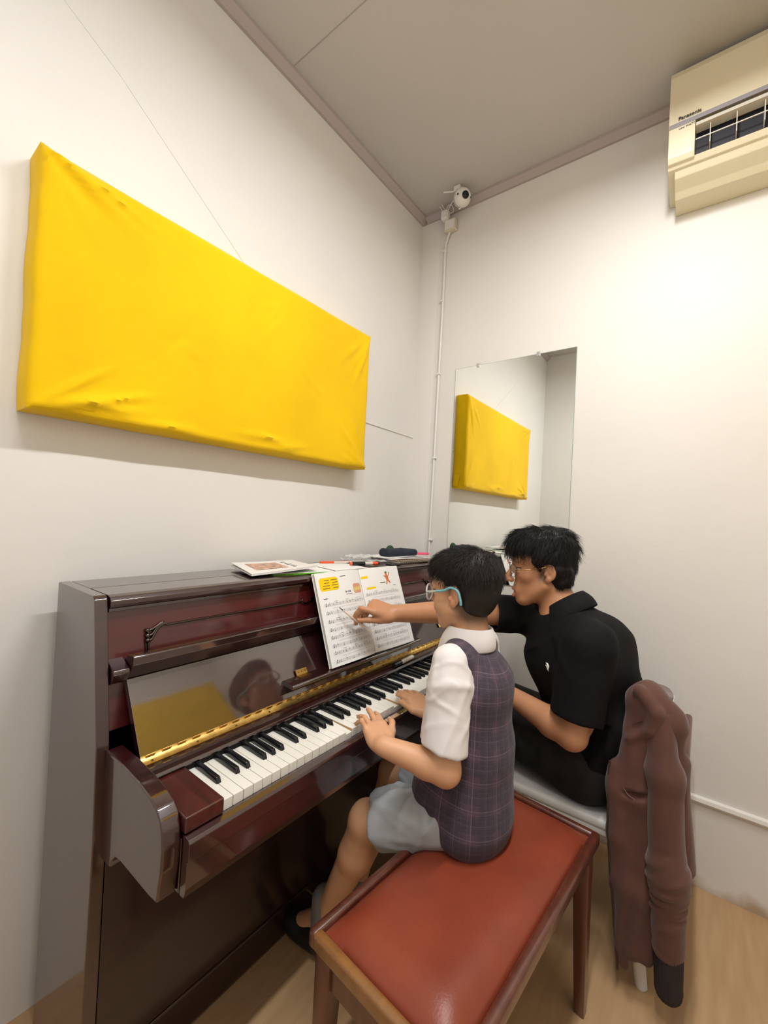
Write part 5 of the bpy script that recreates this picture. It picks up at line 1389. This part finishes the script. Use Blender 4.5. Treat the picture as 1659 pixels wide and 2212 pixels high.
def blob(bm, side, u, v, ru, rv, e=0.0014, n=8, rot=0.0):
    vs = []
    for k in range(n):
        a = 2 * PI * k / n; x, y = ru * math.cos(a), rv * math.sin(a)
        vs.append(bm.verts.new(page(side, max(0.001, u + x * math.cos(rot) - y * math.sin(rot)), v + x * math.sin(rot) + y * math.cos(rot), e)))
    bm.faces.new(vs)
def rrect(bm, side, u0, u1, v0, v1, r, e=0.0011):
    strip(bm, side, u0, u1, v0 + r, v1 - r, e, 8); strip(bm, side, u0 + r, u1 - r, v0, v0 + r, e, 8); strip(bm, side, u0 + r, u1 - r, v1 - r, v1, e, 8)
def music(side, parent, systems, u_in, u_out):
    st = bmesh.new(); nt_ = bmesh.new()
    for vt in systems:
        for k, vb in enumerate((vt, vt - 0.026)):
            for l in range(5): strip(st, side, u_in, u_out, vb - l * 0.0022, vb - l * 0.0022 + 0.00042, 0.0012, 8)
            span = abs(u_out - u_in); left = (u_out if side < 0 else u_in); sg = -1 if side < 0 else 1
            # clef and time marks
            blob(nt_, side, left + sg * 0.006, vb - 0.0062, 0.0015, 0.0022, 0.0014); strip(nt_, side, left + sg * 0.006 - 0.0004, left + sg * 0.006 + 0.0004, vb - 0.0085, vb + 0.003, 0.0013, 1); blob(nt_, side, left + sg * 0.0065, vb + 0.001, 0.0009, 0.0022, 0.0014); blob(nt_, side, left + sg * 0.013, vb - 0.0045, 0.0008, 0.0036, 0.0014)
            for b_ in range(5):
                ub = u_in + (u_out - u_in) * b_ / 4; strip(st, side, ub - 0.0004, ub + 0.0004, vb - 0.0088, vb + 0.0005, 0.0012, 1)
            n_ = 11 if k == 0 else 6
            for i in range(n_):
                uu = left + sg * (0.022 + (span - 0.03) * i / n_ + rngp.uniform(-0.002, 0.002)); vv = vb - rngp.uniform(0.0, 0.008)
                blob(nt_, side, uu, vv, 0.0015, 0.0011, 0.0014, 7, 0.3)
                strip(nt_, side, uu + 0.0011, uu + 0.0016, vv, vv + 0.007, 0.0013, 1)
            if k == 0:
                for i in range(3):
                    uu = left + sg * (0.04 + span * 0.27 * i); strip(nt_, side, min(uu, uu + sg * 0.016), max(uu, uu + sg * 0.016), vb + 0.0050, vb + 0.0056, 0.0013, 2)
                strip(st, side, min(left + sg * 0.03, left + sg * 0.15), max(left + sg * 0.03, left + sg * 0.15), vb - 0.0163, vb - 0.0156, 0.0012, 6)
    tag(from_bm('printed_staves', st, M_STAFF, parent), kind='stuff'); tag(from_bm('printed_notes', nt_, M_NOTE, parent), kind='stuff')
music(-1, pgL, [0.196, 0.142, 0.092, 0.044], 0.010, 0.206)
music(1, pgR, [0.206, 0.150, 0.098, 0.048], 0.012, 0.200)
bm = bmesh.new(); rrect(bm, -1, 0.130, 0.212, 0.238, 0.282, 0.005); from_bm('printed_box', bm, M_PYEL, pgL)
bm = bmesh.new(); rrect(bm, 1, 0.004, 0.036, 0.262, 0.271, 0.002); from_bm('printed_box', bm, M_PYEL, pgR)
bm = bmesh.new(); rrect(bm, 1, 0.020, 0.066, 0.221, 0.229, 0.002); from_bm('printed_box', bm, M_PYEL, pgR)
bm = bmesh.new(); rrect(bm, -1, 0.012, 0.060, 0.216, 0.250, 0.004); from_bm('printed_picture', bm, M_PPINK, pgL)
bm = bmesh.new()
for k in range(7): blob(bm, -1, 0.018 + 0.006 * k, 0.231 + rngp.uniform(-0.004, 0.006), 0.0035, 0.009, 0.0016, 8, rngp.uniform(-0.6, 0.6))
bn_ = from_bm('printed_bananas', bm, mat('print_banana', (0.80, 0.62, 0.20), 0.55), pgL); bn_['kind'] = 'stuff'
bm = bmesh.new()
for k in range(4):
    for j in range(2): strip(bm, -1, 0.206 - 0.036 * (j + 1), 0.202 - 0.036 * j - rngp.uniform(0, 0.012), 0.272 - k * 0.009, 0.2738 - k * 0.009, 0.0014, 2)
x = 0.106
for w_ in (0.0075, 0.006, 0.009):
    for j in range(3): strip(bm, -1, x - w_ * (j + 1) / 3.2, x - w_ * j / 3.2 - 0.0009, 0.223, 0.2285, 0.0014, 1)
    x -= w_ + 0.003
strip(bm, -1, 0.072, 0.104, 0.2165, 0.2178, 0.0014, 2); strip(bm, -1, 0.190, 0.206, 0.212, 0.2145, 0.0014, 2); strip(bm, -1, 0.090, 0.118, 0.2800, 0.2818, 0.0014, 2)
tag(from_bm('printed_text', bm, M_NOTE, pgL), kind='stuff')
bm = bmesh.new()
for j in range(4): strip(bm, 1, 0.094 + 0.008 * j, 0.100 + 0.008 * j, 0.238, 0.2415, 0.0014, 1)
strip(bm, 1, 0.172, 0.190, 0.224, 0.2255, 0.0014, 1)
tag(from_bm('printed_text', bm, M_NOTE, pgR), kind='stuff')
bm = bmesh.new()      # small dancing animal vignette
blob(bm, 1, 0.142, 0.256, 0.0085, 0.013, 0.0015, 12, 0.2); blob(bm, 1, 0.150, 0.243, 0.004, 0.012, 0.0015, 8, 0.7); blob(bm, 1, 0.136, 0.240, 0.0035, 0.011, 0.0015, 8, -0.5)
blob(bm, 1, 0.130, 0.262, 0.0025, 0.009, 0.0015, 8, 0.8); blob(bm, 1, 0.154, 0.266, 0.0025, 0.009, 0.0015, 8, -0.8); blob(bm, 1, 0.140, 0.271, 0.0058, 0.0055, 0.0016, 10)
from_bm('printed_vignette', bm, M_PORANGE, pgR)
bm = bmesh.new(); blob(bm, 1, 0.140, 0.2775, 0.0080, 0.0030, 0.0018, 10); blob(bm, 1, 0.160, 0.274, 0.003, 0.003, 0.0018, 8); from_bm('printed_vignette', bm, M_PGREEN, pgR)

# ---------------------------------------------------------------- things on the piano lid
ZT = 1.0898
def slab(name, m, parent, pts, z0, z1, bend=None, n=10):
    """thin sheet from 4 ground corners (x,y), optional bend(u,v)->dz"""
    p = [Vector((a, b_, 0)) for a, b_ in pts]; bm = bmesh.new(); T_, B2 = [], []
    for i in range(n + 1):
        rt_, rb_ = [], []
        for j in range(n + 1):
            u, v = i / n, j / n
            q_ = p[0] * (1 - u) * (1 - v) + p[1] * u * (1 - v) + p[2] * u * v + p[3] * (1 - u) * v
            dz_ = bend(u, v) if bend else 0
            rt_.append(bm.verts.new((q_.x, q_.y, z1 + dz_))); rb_.append(bm.verts.new((q_.x, q_.y, z0 + dz_)))
        T_.append(rt_); B2.append(rb_)
    for i in range(n):
        for j in range(n):
            bm.faces.new((T_[i][j], T_[i + 1][j], T_[i + 1][j + 1], T_[i][j + 1])); bm.faces.new((B2[i][j], B2[i][j + 1], B2[i + 1][j + 1], B2[i + 1][j]))
    for k in range(n):
        bm.faces.new((T_[k][0], B2[k][0], B2[k + 1][0], T_[k + 1][0])); bm.faces.new((T_[k][n], T_[k + 1][n], B2[k + 1][n], B2[k][n]))
        bm.faces.new((T_[0][k], T_[0][k + 1], B2[0][k + 1], B2[0][k])); bm.faces.new((T_[n][k], B2[n][k], B2[n][k + 1], T_[n][k + 1]))
    return smooth_by_angle(from_bm(name, bm, m, parent), 40)
M_MAG = mat('magazine_cover', (0.83, 0.80, 0.76), 0.35)
M_GREEN = mat('green_cover', (0.10, 0.42, 0.01), 0.35)
gb = empty('green_booklet', 'bright green booklet under the magazine on the piano lid', 'book', loc=(0, 0, 0))
slab('cover', M_GREEN, gb, [(-1.12, -0.255), (-0.90, -0.318), (-0.86, -0.12), (-1.09, -0.07)], ZT, ZT + 0.003)
slab('pages', M_PAPER, gb, [(-1.115, -0.25), (-0.906, -0.310), (-0.87, -0.13), (-1.09, -0.08)], ZT + 0.0032, ZT + 0.0058)
mg = empty('magazine', 'white magazine with a colourful cover lying on the piano lid', 'magazine', loc=(0, 0, 0))
bend1 = lambda u, v: 0.010 * (1 - v) ** 2 * u + 0.005 * u * u + 0.003 * v
mpts = [(-1.205, -0.262), (-0.965, -0.292), (-0.895, -0.075), (-1.145, -0.062)]
slab('pages', M_PAPER, mg, mpts, ZT + 0.0062, ZT + 0.0110, bend1)
slab('cover', M_MAG, mg, mpts, ZT + 0.0114, ZT + 0.0124, lambda u, v: bend1(u, v) + 0.006 * v * (1 - u))
def on_mag(u, v):
    p = [Vector((a, b_, 0)) for a, b_ in mpts]; q_ = p[0] * (1 - u) * (1 - v) + p[1] * u * (1 - v) + p[2] * u * v + p[3] * (1 - u) * v
    return Vector((q_.x, q_.y, ZT + 0.0130 + bend1(u, v) + 0.006 * v * (1 - u)))
def mag_patch(name, m, u0, u1, v0, v1):
    bm = bmesh.new(); n = 6
    g_ = [[bm.verts.new(on_mag(u0 + (u1 - u0) * i / n, v0 + (v1 - v0) * j / n)) for j in range(n + 1)] for i in range(n + 1)]
    for i in range(n):
        for j in range(n): bm.faces.new((g_[i][j], g_[i + 1][j], g_[i + 1][j + 1], g_[i][j + 1]))
    return from_bm(name, bm, m, mg, True)
mag_patch('cover_picture', mat('cover_art', (0.52, 0.30, 0.20), 0.4, var=(55, 0.6)), 0.14, 0.62, 0.22, 0.80)
for k in range(5): mag_patch('cover_lettering', M_NOTE, 0.70 + 0.02 * (k % 2), 0.76 + 0.012 * (k % 3), 0.22 + 0.13 * k, 0.27 + 0.13 * k)
ps = slab('loose_sheet', M_PAPER, None, [(-0.87, -0.285), (-0.70, -0.295), (-0.66, -0.10), (-0.83, -0.09)], ZT, ZT + 0.0012, lambda u, v: 0.004 * u * (1 - u))
tag(ps, 'plain white sheet lying on the piano lid behind the music book', 'paper')
def pen(name, label, a, b_, parts):
    """parts: list of (t0, t1, radius, material)"""
    A, B2 = Vector(a), Vector(b_); root = empty(name, label, 'pen', loc=(0, 0, 0))
    for nm, t0, t1, r0, r1, m_ in parts: tube(nm, m_, root, [A.lerp(B2, t0), A.lerp(B2, (t0 + t1) / 2), A.lerp(B2, t1)], [r0, (r0 + r1) / 2, r1], 10)
    return root
M_RED = mat('red_orange_plastic', (0.80, 0.10, 0.03), 0.3)
M_PINKP = mat('pink_plastic', (0.85, 0.12, 0.22), 0.35)
M_CLEARP = mat('clear_barrel', (0.72, 0.66, 0.60), 0.15)
pen('ballpoint_pen', 'orange-capped pen lying farthest back on the piano lid', (-0.775, -0.105, ZT + 0.006), (-0.655, -0.16, ZT + 0.006), [('cap', 0, 0.45, 0.0052, 0.0052, M_RED), ('barrel', 0.45, 0.94, 0.0042, 0.0042, M_CLEARP), ('tip', 0.94, 1, 0.0038, 0.001, M_RED)])
pen('ballpoint_pen', 'pink and clear pen between the orange-capped pen and the black marker', (-0.705, -0.135, ZT + 0.006), (-0.585, -0.185, ZT + 0.006), [('cap', 0, 0.4, 0.005, 0.005, M_PINKP), ('barrel', 0.4, 0.95, 0.0042, 0.0042, M_CLEARP), ('tip', 0.95, 1, 0.0038, 0.001, M_PINKP)])
pen('marker_pen', 'black-capped marker with an orange end on the front of the piano lid', (-0.715, -0.212, ZT + 0.009), (-0.595, -0.268, ZT + 0.009), [('end_plug', 0, 0.06, 0.006, 0.008, M_RED), ('cap', 0.06, 0.48, 0.0088, 0.0088, M_BPL), ('barrel', 0.48, 0.74, 0.0078, 0.0078, M_CLEARP), ('orange_band', 0.74, 0.92, 0.0075, 0.0075, M_RED), ('tip', 0.92, 1, 0.006, 0.004, M_BPL)])
# clear crinkled plastic folder
M_FILM = mat('clear_film', (0.90, 0.90, 0.88), 0.12, alpha=0.35, spec=0.8)
rw = np.random.RandomState(2)
for k, (pts_, lab) in enumerate(((([(-0.655, -0.19), (-0.485, -0.235), (-0.472, -0.075), (-0.62, -0.07)]), 'lowest crinkled clear plastic sleeve lying on the piano lid'), (([(-0.63, -0.165), (-0.490, -0.19), (-0.478, -0.08), (-0.60, -0.066)]), 'upper crinkled clear plastic sleeve stacked on the piano lid'))):
    ph = rw.rand(6) * 6
    o = slab('plastic_sleeve', M_FILM, None, pts_, ZT + 0.001 + 0.016 * k, ZT + 0.0016 + 0.016 * k, lambda u, v: 0.0045 * (1 + math.sin(9 * u + 5 * v + ph[0]) * math.sin(7 * v - 6 * u + ph[1])) + 0.003 * (1 + math.sin(23 * u + ph[2]) * math.cos(19 * v + ph[3])), 22)
    tag(o, lab, 'plastic sleeve')
# spiral notebook, papers, pencil case, pink pouch
nb = empty('spiral_notebook', 'spiral-bound notebook under the papers at the far end of the piano lid', 'notebook', loc=(0, 0, 0))
npts = [(-0.470, -0.272), (-0.250, -0.300), (-0.225, -0.115), (-0.450, -0.095)]
slab('cover', mat('notebook_cover', (0.25, 0.18, 0.12), 0.5), nb, npts, ZT, ZT + 0.002); slab('pages', M_PAPER, nb, [(-0.462, -0.268), (-0.255, -0.294), (-0.23, -0.12), (-0.445, -0.1)], ZT + 0.0022, ZT + 0.011)
slab('cover', mat('notebook_front', (0.34, 0.22, 0.13), 0.5), nb, npts, ZT + 0.0112, ZT + 0.0126)
M_WIRE = mat('spiral_wire', (0.25, 0.20, 0.17), 0.3, metal=1.0)
for k in range(18):
    p = Vector((-0.466, -0.274, ZT + 0.0092)).lerp(Vector((-0.254, -0.301, ZT + 0.0092)), (k + 0.5) / 18)
    tube('spiral_ring', M_WIRE, nb, [p + Vector((0.0, 0.0085 * math.cos(a), 0.0078 * math.sin(a))) for a in np.linspace(0, 2 * PI, 13)[:-1]], 0.0011, 5, True)
for k, (dx, dy) in enumerate(((0.0, 0.0), (0.03, 0.02), (-0.01, 0.03))):
    o = slab('paper_sheet', M_PAPER, None, [(-0.475 + dx, -0.24 + dy), (-0.20 + dx, -0.27 + dy), (-0.19 + dx, -0.10 + dy * 0.3), (-0.46 + dx, -0.08)], ZT + 0.0130 + 0.0024 * k, ZT + 0.0138 + 0.0024 * k, lambda u, v: 0.0015 * math.sin(6 * u + 2 * k) + 0.0015)
    tag(o, ['lowest of the three white papers on the spiral notebook', 'middle of the three white papers on the spiral notebook', 'topmost of the three white papers on the spiral notebook'][k], 'paper')
M_NAVY = mat('navy_canvas', (0.010, 0.018, 0.034), 0.7, bump=(400, 0.3, 0.0008))
pcs = empty('pencil_case', 'navy soft pencil case lying on the papers on the piano lid', 'pencil case', loc=(0, 0, 0))
ZC = ZT + 0.0215
V_, F_ = surface([cap((-0.415, -0.175, ZC + 0.016), (-0.245, -0.205, ZC + 0.014), 0.019, 0.017, 0.02), cap((-0.41, -0.14, ZC + 0.014), (-0.25, -0.165, ZC + 0.012), 0.018, 0.016, 0.02), half((0, 0, ZC), (0, 0, -1), 0.004)], 0.004, mod=fold_mod(5, 0.004, 12, (V3(-0.42, -0.21, ZC), V3(-0.25, -0.13, ZC + 0.04)), (0.006, 0.012)))
np_mesh('case_body', V_, F_, M_NAVY, pcs)
tube('zip', M_TRIMMETAL, pcs, spline([(-0.425, -0.158, ZC + 0.030), (-0.33, -0.178, ZC + 0.0345), (-0.24, -0.186, ZC + 0.028)], 6), 0.0018, 6)
V_, F_ = surface([ell((-0.325, -0.118, ZC + 0.018), (0.030, 0.014, 0.026), None, 0.01), half((0, 0, ZC), (0, 0, -1), 0.004)], 0.004)
tag(np_mesh('cloth_pouch', V_, F_, mat('dark_green_cloth', (0.03, 0.075, 0.035), 0.8), None), 'small dark green cloth pouch behind the navy pencil case', 'pouch')
V_, F_ = surface([cap((-0.225, -0.205, ZC + 0.008), (-0.165, -0.235, ZC + 0.007), 0.008, 0.007, 0.01), half((0, 0, ZC), (0, 0, -1), 0.003)], 0.003)
tag(np_mesh('pink_eraser_case', V_, F_, M_PINKP, None), 'short bright pink case beside the navy pencil case', 'case')
o = rbox('black_card', mat('black_card', (0.012, 0.010, 0.010), 0.4), None, (-0.545, -0.475), (-0.296, -0.262), (ZT, ZT + 0.004), 0.001)
tag(o, 'small flat black card on the front edge of the piano lid', 'card')
# white board marker resting on the key strip
pen('whiteboard_marker', 'white-barrelled marker with black cap resting on the strip above the keys', (-0.728, -0.458, 0.7630), (-0.598, -0.452, 0.7630), [('cap', 0, 0.36, 0.0080, 0.0080, M_BPL), ('barrel', 0.36, 0.97, 0.0078, 0.0078, M_WPL), ('end_plug', 0.97, 1, 0.0074, 0.006, M_WPL)])
# yellow note stuck on the fallboard
bm = bmesh.new(); add_box(bm, (-0.262, -0.3745, 0.8225), (0.040, 0.0008, 0.040), Euler((math.radians(-31.6), 0, 0)).to_matrix()); o = from_bm('sticky_note', bm, mat('yellow_note', (0.85, 0.62, 0.16), 0.7), None)
tag(o, 'small yellow sticky note on the far end of the fallboard', 'note')
# emblem on the polo
bpy.context.view_layer.update()
ok_, loc_, nor_, _i = polo.closest_point_on_mesh(Vector((-0.640, -0.925, 0.855)))
zc_ = nor_.normalized(); xa = Vector((0, 0, 1)).cross(zc_).normalized(); ya = zc_.cross(xa)
M4 = Matrix(((xa.x, ya.x, zc_.x, loc_.x), (xa.y, ya.y, zc_.y, loc_.y), (xa.z, ya.z, zc_.z, loc_.z), (0, 0, 0, 1)))
bm = bmesh.new()
add_tube(bm, [M4 @ Vector(p) for p in ((-0.008, 0.010, 0.002), (-0.002, 0.009, 0.003), (0.003, 0.003, 0.003), (0.002, -0.006, 0.003), (0.006, -0.013, 0.002))], [0.0012, 0.003, 0.0034, 0.003, 0.0008], 8)
add_tube(bm, [M4 @ Vector(p) for p in ((-0.009, 0.003, 0.002), (-0.003, 0.001, 0.003), (0.001, -0.004, 0.003))], [0.001, 0.002, 0.0022], 8)
from_bm('chest_emblem', bm, M_LOGO, polo, True)
